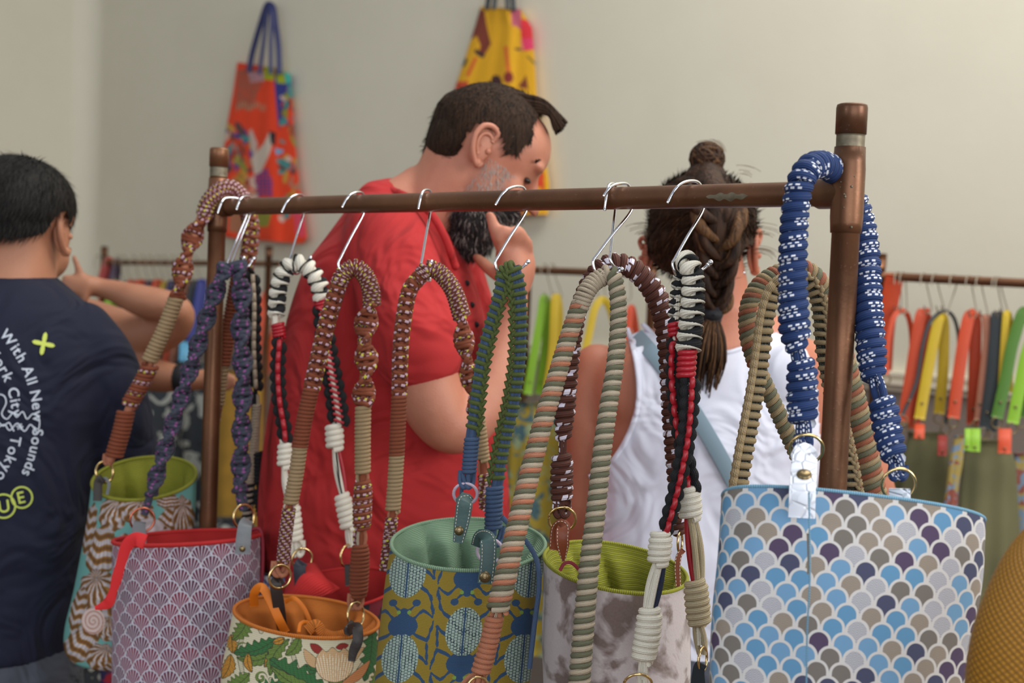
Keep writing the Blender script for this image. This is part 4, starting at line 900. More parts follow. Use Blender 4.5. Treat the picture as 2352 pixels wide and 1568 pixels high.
# --- 8 cow print bag
b = bag('bucket_bag', 'grey and brown cow print plush bag with lime corduroy lining', 'bag', GR,
    [(1414, 1300, 167, 56), (1414, 1400, 170, 58), (1414, 1500, 172, 60), (1414, 1680, 165, 58)], 1.56, 0.95, M_cow, F_lime, F_lime, roll=math.radians(-8), dens=(120, 100), folds=0.012, pipe=9, lin_drop=0.38, lin_fold=0.045)
s = Strap(b, 1.545)
s.begin([[(1290, 1175), (1291, 1100), (1292, 1020), (1300, 900), (1312, 790), (1335, 690), (1372, 628), (1405, 606), (1450, 622), (1495, 670), (1525, 750), (1538, 860), (1545, 970), (1556, 1100), (1560, 1220)]], 16, C_brown)
s.coil([(1294, 1005), (1297, 940), (1304, 860), (1314, 780), (1330, 705), (1352, 650), (1382, 614), (1415, 604), (1452, 616), (1490, 652), (1518, 705), (1534, 770), (1541, 850), (1545, 950), (1552, 1050), (1560, 1150)], (46, 54), [C_brown], 17.5, prof=([0, 0.06, 0.2, 0.32, 0.5, 0.62, 1], [0.7, 1.15, 0.95, 0.72, 1.1, 1.15, 0.8]), name='rope_wrap')
s.cords([(1293, 1004), (1291, 1052)], 20, [C_brown, C_brown], 11); s.knot([(1291, 1046), (1290, 1152)], 54, [C_brown], 15.5); s.loop((1291, 1186), 22, 38, C_brown, 14); s.knot([(1558, 1150), (1560, 1226)], 36, [C_brown], 14)
ring(b, 1291, 1192, 1.54, 31, 29, 6, M_gold, 0.1); ring(b, 1562, 1244, 1.54, 8, 24, 6, M_gold)
tab(b, [(1272, 1262, .012), (1280, 1216, .006), (1292, 1211, -.004), (1292, 1240, -.008), (1294, 1288)], 1.50, [22, 30, 32, 30, 8], L_brown, stitch=True); tab(b, [(1570, 1262), (1560, 1275), (1556, 1300), (1558, 1348)], 1.52, [12, 14, 14, 12], L_brown, stitch=True)
band(b, [(1286, 1310), (1296, 1294), (1312, 1292), (1330, 1308), (1334, 1322)], 1.47, 8, F_maroon, 'maroon_loop')

# --- 9 peach, cream and olive strap, its bag below the picture
o = thing('bag_strap', P(1235, 1620, 1.5), 'thick peach, cream and olive wrapped strap, front of the cow print bag', 'bag strap', GR)
s = Strap(o, 1.47)
s.begin([[(1100, 1555), (1130, 1430), (1160, 1320), (1220, 1070), (1275, 870), (1332, 700), (1366, 648), (1394, 628), (1414, 660), (1420, 760), (1398, 930), (1368, 1180), (1330, 1568), (1322, 1640)]], 20, C_cream)
s.coil([(1378, 644, .006), (1392, 626, .004), (1409, 634), (1419, 680, -.004), (1420, 760, -.01), (1411, 850, -.02), (1398, 930, -.03), (1384, 1030, -.04), (1368, 1180, -.05), (1350, 1330, -.06), (1331, 1560, -.07), (1324, 1640, -.07)], (38, 50), [C_cream, C_olive], 12.6)
s.coil([(1388, 634, .006), (1364, 648, .004), (1346, 672), (1332, 704)], 44, [C_cream], 9.6)
s.coil([(1334, 694), (1308, 768), (1278, 868, -.01), (1250, 960, -.02), (1221, 1070, -.03), (1190, 1200, -.045), (1162, 1320, -.06), (1142, 1402, -.065)], (42, 52), [C_peach, C_cream, C_olive], 12.4)
s.cords([(1143, 1400, -.06), (1134, 1426, -.06)], 28, [C_peach, C_peach], 11); s.coil([(1136, 1418, -.06), (1122, 1480, -.06), (1103, 1546, -.06)], (42, 44), [C_peach], 12); s.cords([(1104, 1540, -.06), (1090, 1600, -.06)], 34, [C_peach, C_peach, C_peach], 12); s.cords([(1104, 1540, -.06), (1070, 1562, -.06), (1050, 1600, -.06)], 10, [C_peach], 11)
s.coil([(1152, 1398, -.055), (1151, 1420, -.055)], 12, [C_olive], 8)
ring(o, 1097, 1580, 1.40, 24, 26, 6, M_gold)

# --- 10 zebra strap, its bag below the picture
o = thing('bag_strap', P(1540, 1620, 1.42), 'black and white spiral strap with red leather wraps, second from the right post', 'bag strap', GR)
s = Strap(o, 1.415)
s.begin([[(1478, 1560), (1490, 1400), (1515, 1290), (1545, 1150), (1575, 1010), (1582, 860), (1590, 640), (1578, 606, .01), (1560, 650, .02), (1552, 800, .02), (1562, 960, .02), (1590, 1120, .02), (1598, 1300, .02), (1606, 1480, .02)]], 18, C_white)
s.zebra([(1562, 800, .025), (1552, 740, .025), (1556, 680, .025), (1566, 626, .02), (1580, 604, .01)], 38, [C_black, C_white], 22, 0.5 * np.pi)
s.zebra([(1576, 600, .008), (1585, 612), (1592, 650), (1590, 710), (1584, 770), (1580, 806)], (54, 62), [C_white, C_black], 26.5, 0.70 * np.pi, dphi=0.45 * np.pi)
s.coil([(1579, 806), (1575, 864)], 46, [C_red], 13); s.coil([(1548, 742, .02), (1550, 776, .02)], 32, [C_red], 11)
s.ladder([(1552, 785, .018), (1550, 860, .018), (1558, 950, .018), (1574, 1040, .018), (1592, 1128, .018)], (44, 50), C_black, C_red, 29, bar=C_ecru, rot=0.55)
s.ladder([(1586, 864), (1582, 940), (1575, 1010), (1562, 1080), (1546, 1150), (1524, 1230)], (50, 38), C_black, C_red, 28, bar=C_ecru, rot=-0.3)
s.knot([(1519, 1222), (1512, 1296)], 56, [C_white], 14.5); s.cords([(1516, 1288), (1504, 1340), (1490, 1408)], 40, [C_white, C_white, C_navy], 16); s.knot([(1494, 1398), (1487, 1460), (1475, 1518)], 62, [C_white], 15.5); s.cords([(1478, 1512), (1476, 1560), (1474, 1620)], 26, [C_white, C_white], 14)
s.knot([(1581, 1120, .018), (1587, 1192, .018)], 58, [C_white], 14.5); s.cords([(1586, 1188, .018), (1596, 1262, .018), (1603, 1342, .018)], 42, [C_red, C_ecru, C_ecru], 15); s.knot([(1597, 1334, .018), (1606, 1436, .018)], 60, [C_ecru], 15.5); s.cords([(1602, 1430, .018), (1610, 1480, .018), (1612, 1502, .018)], 32, [C_ecru, C_ecru], 13)
ring(o, 1465, 1572, 1.41, 32, 28, 6.5, M_gold); ring(o, 1614, 1514, 1.42, 13, 28, 6.5, M_gold); tab(o, [(1612, 1524), (1604, 1545), (1604, 1640)], 1.41, [24, 34, 36], F_dkfloral)

# --- 11 tan braided straps hanging behind the blue rope
o = thing('bag_strap', P(1830, 1140, 1.5), 'tan chain braided strap with dark speckled core behind the blue rope', 'bag strap', GR)
s = Strap(o, 1.43)
s.begin([[(1694, 1150), (1720, 970), (1745, 800), (1762, 715), (1800, 655), (1850, 648), (1880, 690), (1892, 790), (1930, 980), (1966, 1160)]], 14, C_core)
s.chain([(1800, 646), (1776, 672), (1760, 722), (1749, 800), (1738, 880), (1722, 970), (1707, 1050), (1692, 1140)], (46, 48), C_tan, C_core, 19.5, side=-1, bead=0.25, fancy=False)
s.chain([(1800, 646), (1846, 642), (1876, 676), (1887, 730), (1893, 800), (1908, 880), (1932, 980), (1950, 1060), (1968, 1160)], (44, 46), C_tan, C_core, 19.5, side=1, bead=0.3)
o = thing('bag_strap', P(1860, 1140, 1.55), 'dusty orange, olive and tan wrapped strap seen either side of the right post', 'bag strap', GR)
s = Strap(o, 1.50)
s.begin([[(1840, 1060), (1800, 975), (1768, 905), (1735, 830), (1716, 760), (1722, 700), (1750, 650), (1800, 622), (1850, 622), (1888, 660), (1910, 720), (1940, 820), (1985, 1010), (2016, 1160)]], 20, C_tan)
s.coil([(1735, 835), (1718, 770), (1720, 702), (1748, 652), (1798, 624), (1850, 620), (1888, 656), (1908, 710), (1936, 810), (1962, 905), (1986, 1010), (2016, 1160)], (40, 54), [C_dusty, C_olive, C_tan], 13)
s.coil([(1735, 830), (1768, 905), (1800, 975), (1840, 1060)], (36, 42), [C_olive, C_tan], 13.5)

# --- 12 blue scale print bag, blue rope over the rail end
b = bag('tote_bag', 'large bag woven with blue, plum and beige fish scales, hung by a blue rope', 'bag', GR,
    [(1958, 1170, 301, -30, 0), (1950, 1300, 302, -16, 0), (1930, 1450, 297, 8, 0), (1920, 1600, 292, 20, 0), (1918, 1720, 280, 20, 0)], 1.235, 0.36, M_scale, F_blue, F_blue, roll=math.radians(-6.7), dens=(180, 120), pipe=8, rimlift=0.003, folds=0.006, sq=0.8)
s = Strap(b, 1.262)
s.begin([[(1845, 1010), (1843, 900), (1830, 800), (1820, 700), (1822, 560), (1838, 420), (1866, 372), (1902, 380, .035), (1942, 424, .085), (1974, 492, .085), (1988, 580, .075), (1996, 740, .055), (2006, 870, .04), (2034, 980, .02), (2062, 1085)]], 22, C_blue)
s.coil([(1828, 800), (1824, 740), (1821, 660), (1822, 560), (1828, 470), (1842, 410), (1868, 380, .01), (1904, 384, .038), (1944, 426, .09), (1974, 492, .09), (1988, 570, .08), (1993, 660, .065), (1998, 760, .05), (2006, 868, .04)], (66, 68), [C_blue], 23.5, prof=([0, 0.03, 0.12, 0.3, 0.7, 0.95, 1], [0.6, 1.2, 1.05, 0.95, 1.0, 1.1, 0.8]), name='rope_wrap')
s.cords([(1829, 792), (1840, 846)], 36, [C_blue, C_blue], 17); s.knot([(1842, 832), (1843, 972)], 74, [C_blue], 24); s.cords([(1846, 962), (1846, 1012)], 38, [C_blue, C_blue], 17); s.loop((1845, 1030), 22, 30, C_blue, 17)
s.cords([(2009, 860, .035), (2028, 936, .02)], 38, [C_blue, C_blue], 18); s.knot([(2028, 920, .015), (2038, 985, .01), (2054, 1054)], (72, 66), [C_blue], 24); s.cords([(2052, 1042), (2064, 1082)], 36, [C_blue, C_blue], 17); s.loop((2064, 1098), 22, 30, C_blue, 17)
ring(b, 1852, 1031, 1.25, 38, 34, 7.5, M_gold, -0.3); ring(b, 2064, 1112, 1.25, 38, 37, 7.5, M_gold, -0.2)
tab(b, [(1856, 1056, .012), (1850, 1048, -.004), (1846, 1080, -.02), (1843, 1130, -.04), (1841, 1189, -.042)], 1.215, [50, 56, 58, 58, 58], L_white, (1842, 1163, 17)); tab(b, [(2066, 1122), (2067, 1172)], 1.245, 48, L_white)
rope(b, [(1857, 1224), (1859, 1280), (1858, 1318)], 1.155, 9, C_cream, 'zip_pull'); mb = MB()
p_ = pxpath([(1858, 1130), (1860, 1320), (1854, 1450), (1852, 1600)], 1.1515); strip(mb, p_, 0.0016, 0.002, F_blue); link('seam', mb, b)

# --- 13 mustard bag at the right edge
bag('tote_bag', 'mustard yellow bag with raised honeycomb leather, cut off at the right edge', 'bag', None,
    [(2440, 1196, 60, 14), (2440, 1225, 92, 22), (2442, 1300, 146, 30), (2446, 1430, 204, 40), (2450, 1570, 232, 45), (2450, 1760, 236, 45)], 1.06, 0.5, M_honey, F_mustard, F_mustard, dens=(90, 90), pipe=6)
# ------------------------------------------------------------------ bags hanging on the back wall
def wall_d(x, off=0.0):        # depth of the plane parallel to the back wall, off metres in front of it
    return (1 - off * wl) / (0.2289 + 0.192 * (x - 1176) / F)
def kimono_paint(x, y):        # red-orange cloth with scattered patches of bright pattern
    C = blank(x, (226, 62, 22)); r = np.random.default_rng(11)
    put(C, inpoly(x, y, [(545, 160), (606, 158), (604, 190), (590, 215), (585, 250), (540, 250)]) & (np.sin(x * 0.8 + y * 0.5) * np.sin(y * 0.9 - x * 0.3) > -0.25), (140, 88, 70))
    put(C, inpoly(x, y, [(570, 165), (606, 165), (606, 186), (575, 190)]) & (np.sin(x * 1.3) * np.sin(y * 1.2) > 0), (190, 170, 190))
    put(C, (np.abs(y - 244 - 4 * np.sin(x * .2)) < 8) & (np.sin(x * .9) > 0) & (x > 545) & (x < 610), (168, 130, 100))
    put(C, inpoly(x, y, [(632, 160), (668, 170), (672, 200), (660, 225), (645, 240), (640, 300), (630, 190)]), (44, 52, 130))
    for k in range(150):
        if k < 95: cx, cy = r.uniform(515, 590), r.uniform(288, 470)
        else: cx, cy = r.uniform(645, 692), r.uniform(185, 520)
        a = r.uniform(-1.2, 1.2); rx, ry = r.uniform(3, 8), r.uniform(6, 20); c = [(178, 118, 90), (52, 60, 132), (140, 140, 54), (66, 140, 140), (214, 180, 164), (186, 100, 104), (160, 60, 40), (90, 60, 60), (196, 150, 60)][r.integers(0, 9)]
        if k > 70 and k < 95 and r.random() < 0.5: continue
        u = (x - cx) * math.cos(a) + (y - cy) * math.sin(a); v = -(x - cx) * math.sin(a) + (y - cy) * math.cos(a); put(C, (u / rx) ** 2 + (v / ry) ** 2 < 1, c)
    put(C, inpoly(x, y, [(572, 300), (578, 296), (592, 330), (585, 365), (576, 340)]), (196, 170, 160))
    put(C, inpoly(x, y, [(578, 362), (606, 330), (620, 300), (628, 305), (622, 345), (600, 395), (584, 402)]), (206, 190, 176)); put(C, inpoly(x, y, [(618, 300), (634, 305), (632, 335), (622, 330)]), (30, 28, 36))
    put(C, inpoly(x, y, [(584, 405), (612, 385), (628, 420), (626, 450), (590, 450)]) & (np.sin(x * .7) + np.sin(y * .8) > -0.3), (52, 56, 140)); put(C, inpoly(x, y, [(582, 480), (624, 490), (615, 520), (588, 522)]), (140, 140, 50))
    put(C, inpoly(x, y, [(530, 470), (560, 480), (570, 540), (525, 530)]), (170, 110, 80)); put(C, inpoly(x, y, [(672, 470), (700, 500), (700, 545), (680, 540)]), (214, 66, 90)); put(C, inpoly(x, y, [(632, 340), (652, 345), (648, 352), (634, 356)]), (100, 170, 210))
    put(C, inpoly(x, y, [(606, 150), (630, 150), (630, 184), (606, 182)]) | inpoly(x, y, [(633, 152), (650, 156), (656, 192), (636, 190)]), (166, 176, 24)); put(C, inpoly(x, y, [(652, 165), (668, 168), (668, 192), (658, 192)]), (60, 180, 160))
    return C
def yellow_paint(x, y):
    C = blank(x, (226, 168, 24)); M = (128, 56, 40)
    put(C, inpoly(x, y, [(1100, 20), (1112, 22), (1118, 60), (1128, 100), (1112, 128), (1096, 130), (1104, 105), (1095, 82), (1080, 92), (1086, 60)]), M)
    put(C, segd(x, y, (1094, 118), (1108, 128)) < 5, (60, 40, 40)); put(C, segd(x, y, (1075, 172), (1092, 135)) < 4, (214, 90, 40)); put(C, segd(x, y, (1162, 110), (1168, 165)) < 5, (220, 110, 40))
    put(C, ((x - 1140) / 13) ** 2 + ((y - 190) / 18) ** 2 < 1, (70, 36, 40)); put(C, ((x - 1168) / 11) ** 2 + ((y - 178) / 14) ** 2 < 1, (130, 40, 34)); put(C, inpoly(x, y, [(1190, 200), (1208, 172), (1214, 205)]), (130, 60, 34)); put(C, (y > 186) & (x < 1075), (200, 70, 40))
    put(C, segd(x, y, (1182, 112), (1200, 114)) < 2, (70, 60, 40)); put(C, segd(x, y, (1212, 130), (1228, 146)) < 2, (90, 80, 40)); put(C, segd(x, y, (1064, 150), (1070, 138)) < 4, (80, 70, 40))
    put(C, inpoly(x, y, [(1172, 10), (1196, 12), (1200, 75), (1190, 62), (1176, 58)]), (190, 90, 110)); put(C, inpoly(x, y, [(1196, 45), (1222, 47), (1230, 112), (1205, 118), (1196, 80)]), (226, 50, 60)); put(C, (x > 1196) & (x < 1228) & (np.abs(y - 102) < 13) & (np.sin(x * .7 + y * .6) > 0), (230, 70, 130))
    put(C, (y > 395) & (x < 1250), (214, 70, 30)); put(C, (y > 430) & (np.sin(x * 0.2 + y * 0.1) > 0), (226, 168, 24))
    return C
def tote(name, label, poly, straps, paint, sm, x0, y_top, y_bot, folds, pegs, gr):
    # poly: list of (y, xleft, xright)
    xc = (poly[0][1] + poly[0][2]) / 2; d0 = wall_d(xc, 0.10); root = thing(name, P(xc, poly[-1][0], d0), label, 'bag', gr)
    ys = np.array([p[0] for p in poly]); yy = np.linspace(ys[0], ys[-1], 170); L = np.interp(yy, ys, [p[1] for p in poly]); R = np.interp(yy, ys, [p[2] for p in poly])
    n = 110; t = np.linspace(0, 1, n); tri = []
    X = L[:, None] + (R - L)[:, None] * t[None]; Y = np.repeat(yy[:, None], n, 1) + (x0 * (t - 0.5))[None]
    q = (yy - ys[0]) / (ys[-1] - ys[0]); th = np.sin(np.pi * t) ** 0.5
    off = 0.02 + 0.035 * th[None] * (0.4 + 0.6 * q[:, None]) + folds * (np.sin(t * 11 + 1)[None] * 0.6 + np.sin(t * 23)[None] * 0.3) * (0.3 + q[:, None]) * th[None]
    D = wall_d(X) - off - 0.03
    pts = np.stack([X.ravel(), Y.ravel(), D.ravel()], 1); V = PV(pts).reshape(170, n, 3); col = paint(pts[:, 0], pts[:, 1]); col = col / 255; col = np.where(col <= 0.04045, col / 12.92, ((col + 0.055) / 1.055) ** 2.4).reshape(170, n, 3)
    Vb = V.copy(); back = PV(np.stack([X.ravel(), Y.ravel(), (wall_d(X) - 0.012).ravel()], 1)).reshape(170, n, 3)
    mb = MB(); full = np.concatenate([V, back[:, ::-1]], 1); mb.grid(full, True, mat=M_print, cap=True, col=np.concatenate([col, col[:, ::-1]], 1)); link('bag_body', mb, root, color=True)
    for pts_, w, dd in straps:
        mb = MB(); p = catmull(PV([(a, b_, wall_d(a, 0.05 + dd)) for a, b_ in pts_]), 0.006); strip(mb, p, w * wall_d(xc) / F, 0.004, sm); link('handle', mb, root)
    mb = MB()
    for a, b_ in pegs: tube(mb, [P(a, b_, wall_d(a, 0.0)), P(a, b_, wall_d(a, 0.075))], 0.005, M_old, 10)
    link('wall_peg', mb, root)
    return root
tote('tote_bag', 'orange red shopping bag with oriental print and navy handles on the wall, left', [(150, 545, 640), (165, 543, 668), (220, 535, 672), (300, 520, 676), (400, 507, 686), (480, 500, 698), (540, 496, 706), (552, 520, 696)],
     [([(572, 165), (580, 120), (600, 50), (612, 14), (620, 10), (628, 20), (634, 60), (640, 110), (642, 170)], 13, 0.0), ([(596, 170), (604, 110), (612, 40), (616, 16), (620, 14), (624, 40), (622, 100), (622, 170)], 9, 0.03)], kimono_paint, S_nv, 14, 0, 0, 0.014, [(617, 16)], 'printed bags on the back wall')
tote('tote_bag', 'yellow printed shopping bag on the wall above the man in red', [(18, 1104, 1196), (60, 1092, 1222), (130, 1070, 1228), (205, 1045, 1232), (300, 1040, 1244), (420, 1040, 1262), (490, 1060, 1258)],
     [([(1118, 22), (1126, -20), (1140, -60), (1152, -80), (1166, -60), (1176, -20), (1180, 24)], 12, 0.0), ([(1134, 22), (1140, -20), (1150, -60), (1154, -70), (1160, -60), (1164, -20), (1166, 22)], 10, 0.03)], yellow_paint, S_bk, 6, 0, 0, 0.02, [(1152, -66)], 'printed bags on the back wall')

# ------------------------------------------------------------------ rails along the back wall
def rk(x, off=0.36): return wall_d(x, off)
def rail_back(label, x0, y0, x1, y1, posts, r=0.0105, col=M_copper):
    a = P(x0, y0, rk(x0)); b_ = P(x1, y1, rk(x1)); root = thing('copper_pipe_rail', ((a[0] + b_[0]) / 2, (a[1] + b_[1]) / 2, 0), label, 'rack', None)
    mb = MB(); tube(mb, np.linspace(a, b_, 12), r, col, 14); link('rail_bar', mb, root)
    for x, y in posts:
        t = P(x, y, rk(x)); mb = MB(); tube(mb, [(t[0], t[1], z) for z in (t[2], 1.0, 0.02)], r * 1.15, col, 14); link('post', mb, root)
        mb = MB(); tube(mb, [t + [0, 0, 0.004], t - [0, 0, 0.03]], r * 1.3, col, 14); link('end_cap', mb, root)
        nn = np.array([wn_u[0], wn_u[1], 0]); mb = MB(); tube(mb, [t * [1, 1, 0] - nn * 0.2 + [0, 0, 0.012], t * [1, 1, 0] + nn * 0.2 + [0, 0, 0.012]], r * 1.1, col, 12); link('foot', mb, root)
    return root
rail_back('distant copper rail at the left, behind the man in navy', 240, 602, 640, 606, [(240, 568), (618, 568)])
rail_back('distant copper rail in the middle, between the man in red and the woman', 1214, 620, 1500, 630, [(1214, 596), (1500, 606)])
rail_back('distant copper rail at the right, full of leather handles', 2026, 634, 2560, 661, [(2024, 586), (2560, 613)])
def hook_back(x, y, x2, y2, label, gr, m=M_old):
    d = rk(x); mb = MB(); r = 0.013
    k = d / F
    pts = [P(x - 8, y + 10, d - r), P(x - 7, y - 8, d - r * 0.9), P(x, y - 17, d), P(x + 8, y - 6, d + r), P(x + 7, y + 10, d + r), P(x2, y2 - 6, d + 0.004), P(x2 - 4, y2 + 6, d), P(x2 - 12, y2 + 8, d), P(x2 - 18, y2 - 10, d - 0.004)]
    tube(mb, catmull(pts, 0.004), 0.0016, m, 7); return tag(link('s_hook', mb), label, 'hook', gr)
def handle_back(pts, w, m, label, gr, wide=None, sag=0.0, riv=True):
    label = label.replace('handle', 'strap')
    # leather handle: an arched band with a leg either side of its hook
    xc = sum(p[0] for p in pts) / len(pts); d = rk(xc); root = thing('leather_strap', P(pts[0][0], pts[0][1], d), label, 'strap', gr)
    n = len(pts); offs = np.linspace(-0.02, 0.02, n); p = catmull(PV([(a, b_, d + o) for (a, b_), o in zip(pts, offs)]), 0.006)
    T, B, N = frames(p); mb = MB(); strip(mb, p, w * d / F, 0.0035, m, fr=(T, B, N)); link('strap', mb, root)
    if riv:
        for i in (6, len(p) - 7):
            c = p[min(max(i, 0), len(p) - 1)]; mb = MB(); ell(mb, c - nrm(c - CAM) * 0.003, np.eye(3) * 0.0035, M_brass, 10, 6); link('rivet', mb, root)
        for i in (0, len(p) - 1):
            mb = MB(); a = np.linspace(0, 2 * np.pi, 17); c = p[i] - up * 0.010; tube(mb, c + 0.012 * np.cos(a)[:, None] * CX + 0.012 * np.sin(a)[:, None] * up, 0.0018, M_brass, 6, cap=False); link('ring', mb, root)
    return root
gH = 'leather handles on the distant right rail'; gK = 'hooks on the distant right rail'
for x, x2, y2, t in ((2062, 2071, 712, 'hook nearest the right rail post, over an orange arch'), (2074, 2083, 712, 'second hook from the right rail post, almost touching the first'), (2122, 2140, 712, 'hook over the orange handle left of the dark arch'), (2148, 2168, 712, 'hook above the left side of the dark arch'),
                     (2189, 2180, 712, 'upright hook holding the dark arch handle'), (2226, 2243, 722, 'hook above the wide orange handle'), (2249, 2268, 722, 'hook above the tan brown handle'), (2286, 2303, 722, 'hook above the black handle'), (2294, 2314, 718, 'rightmost hook of the distant right rail, above a yellow handle')):
    hook_back(x, 641 + (x - 2050) * 0.05, x2, y2, 'distant ' + t, gK)
handle_back([(2056, 632), (2044, 690), (2034, 760), (2028, 850)], 40, S_or, 'broad orange strap looped over the right rail beside its post', gH, riv=False)
handle_back([(2035, 860), (2040, 780), (2052, 730), (2068, 714), (2084, 722), (2094, 770), (2092, 860), (2080, 960)], 12, S_or, 'thin orange arched handle nearest the right rail post', gH)
handle_back([(2075, 968), (2092, 860), (2108, 760), (2118, 718), (2126, 730), (2120, 840), (2098, 985)], 26, S_or, 'orange handle between the thin orange arch and the yellow one', gH)
handle_back([(2112, 962), (2132, 850), (2150, 760), (2160, 724), (2168, 750), (2166, 850), (2157, 950)], 24, S_ye, 'broad yellow handle under the dark arch', gH)
handle_back([(2072, 955), (2104, 880), (2118, 800), (2136, 740), (2168, 714), (2192, 732), (2202, 790), (2190, 870), (2172, 975)], 8, S_bk, 'thin dark arched handle crossing the yellow one', gH)
handle_back([(2190, 960), (2202, 860), (2216, 770), (2228, 724), (2240, 740), (2238, 860), (2234, 975)], 27, S_or, 'broad orange handle right of the dark arch', gH)
handle_back([(2246, 965), (2258, 860), (2266, 780), (2264, 726), (2270, 760), (2262, 860), (2252, 965)], 17, S_br, 'tan brown handle right of the broad orange one', gH)
handle_back([(2262, 985), (2276, 880), (2286, 780), (2290, 724), (2296, 760), (2290, 880), (2276, 990)], 26, S_bk, 'black handle between the tan and second yellow ones', gH)
handle_back([(2300, 900), (2306, 800), (2312, 720), (2320, 760), (2318, 900)], 16, S_ye, 'narrow yellow handle right of the black one', gH)
handle_back([(2290, 960), (2310, 870), (2326, 790), (2352, 716), (2372, 760), (2370, 860), (2348, 960)], 26, S_gr, 'dark green handle near the right edge', gH)
handle_back([(2326, 972), (2342, 890), (2362, 800), (2390, 760), (2420, 860)], 26, S_li, 'bright lime handle at the right edge', gH)
def sack(rows, m, label, gr, off=0.36, tabs=(), seed=0, name='shopper_bag', folds=0.08):
    xc = rows[0][0]; d = rk(xc, off); k = d / F; root = thing(name, P(rows[-1][0], rows[-1][1], d), label, 'bag', gr)
    R = np.array(rows, float); tt = arclen(R[:, :2]); tt = tt / tt[-1]; q = np.linspace(0, 1, 30); R2 = np.stack([np.interp(q, tt, R[:, i]) for i in range(3)], 1); th = np.linspace(0, 2 * np.pi, 72, endpoint=False)
    V = np.stack([P(r[0], r[1], d) + ((1 + folds * np.sin(th * 7 + seed + a * 2) * a) * r[2] * k * np.cos(th))[:, None] * CX + (r[2] * k * 0.45 * (1 + folds * 2.4 * np.sin(th * 7 + seed + a * 2) * (0.3 + a)) * np.sin(th))[:, None] * CZ for r, a in zip(R2, q)])
    mb = MB(); mb.grid(V, True, mat=m, cap=True); link('bag_body', mb, root)
    for (x, y, w, h, tm) in tabs:
        dd = d - 0.06; mb = MB(); strip(mb, catmull(PV([(x, y, dd + 0.02), (x, y + h * 0.4, dd), (x - 1, y + h, dd - 0.01)]), 0.004), w * k, 0.004, tm); ell(mb, P(x, y + h * 0.8, dd - 0.012), np.eye(3) * 0.003, M_brass, 8, 6); link('leather_tab', mb, root)
    return root
gB = 'canvas bags under the distant right rail'
sack([(2128, 992, 40), (2126, 1060, 58), (2124, 1250, 66), (2120, 1560, 70)], M_khaki, 'khaki canvas bag with a maroon tab under the yellow handle', gB, tabs=((2112, 975, 22, 32, S_or), (2165, 1000, 20, 46, S_rd)), seed=1)
sack([(2268, 1010, 44), (2270, 1060, 62), (2270, 1250, 72), (2268, 1560, 76)], M_khaki, 'khaki canvas bag with lime and orange tabs under the black handle', gB, off=0.42, tabs=((2240, 985, 22, 52, S_li), (2308, 985, 28, 56, S_or)), seed=3)
sack([(2360, 1040, 30), (2362, 1100, 40), (2364, 1300, 44), (2364, 1560, 46)], F_scarf, 'patterned bag at the right edge behind the honeycomb bag', gB, off=0.36, seed=2)
sack([(2205, 1000, 12), (2196, 1060, 16), (2186, 1130, 14), (2180, 1200, 18), (2170, 1300, 10)], F_scarf, 'multicolour knotted scarf hanging between two khaki bags', gB, off=0.62, tabs=((2222, 985, 12, 50, S_li),), seed=5, name='scarf')
sack([(2052, 1010, 20), (2048, 1100, 44), (2044, 1300, 52), (2040, 1560, 54)], M_khaki, 'dark khaki bag half behind the blue rope', gB, off=0.30, seed=7)

# middle rail
gM = 'handles on the distant middle rail'
for x, x2, t in ((1250, 1268, 'left hook on the distant middle rail, over the lime handle'), (1268, 1290, 'second hook on the distant middle rail, over the yellow handle'), (1378, 1390, 'hook on the distant middle rail over the yellow arch'), (1440, 1450, 'rightmost hook on the distant middle rail, by the woman')):
    hook_back(x, 622, x2, 682, t, 'hooks on the distant middle rail')
handle_back([(1212, 905), (1226, 820), (1242, 730), (1250, 684), (1258, 720), (1250, 820), (1238, 905)], 20, S_li, 'lime green handle on the distant middle rail', gM)
handle_back([(1258, 890), (1270, 800), (1276, 684), (1284, 730), (1276, 890)], 20, S_ye, 'yellow handle beside the lime one on the distant middle rail', gM)
handle_back([(1330, 860), (1350, 780), (1366, 710), (1384, 688), (1402, 710), (1418, 780), (1422, 860)], 18, S_ye, 'yellow arched handle seen through the striped strap', gM)
handle_back([(1434, 860), (1442, 770), (1450, 706), (1462, 770), (1466, 860)], 16, S_or, 'orange handle just left of the woman', gM)
gN = 'bags under the distant middle rail'
sack([(1240, 925, 52), (1238, 1000, 70), (1236, 1200, 74), (1234, 1500, 78)], F_tealyel, 'mustard and teal patterned bag between the green and striped straps', gN, seed=2)
sack([(1360, 900, 40), (1362, 1000, 56), (1364, 1400, 60)], F_mustard, 'mustard bag behind the striped strap and the woman', gN, seed=4)

# left rail
gL = 'handles on the distant left rail'
LH = [(248, 598, S_rd, 20, 'dark red', 1), (268, 598, S_pu, 12, 'plum', 1), (262, 650, S_li, 16, 'lime', 0), (240, 652, S_or, 14, 'orange', 0), (286, 652, S_bk, 12, 'black', 0), (300, 650, S_or, 16, 'orange', 0), (322, 650, S_or, 18, 'orange', 0), (342, 652, S_pu, 18, 'plum', 0), (360, 650, S_or, 18, 'orange', 0),
      (378, 652, S_ye, 14, 'yellow', 0), (392, 650, S_nv, 14, 'navy', 0), (412, 652, S_or, 14, 'orange', 0), (428, 650, S_br, 18, 'tan', 0), (446, 652, S_bk, 20, 'black', 0), (462, 648, S_bl, 16, 'blue', 0)]
pos = ['at the rail post', 'next to the post', 'third from the post', 'lowest by the post', 'fifth along the rail', 'above the raised forearm, first of the pair', 'above the raised forearm, second of the pair', 'above the middle of the forearm', 'right of the plum one over the forearm', 'over the elbow', 'right of the narrow yellow one', 'left of the tan one', 'behind the beige wrapped strap', 'left of the blue one', 'farthest right before the copper post']
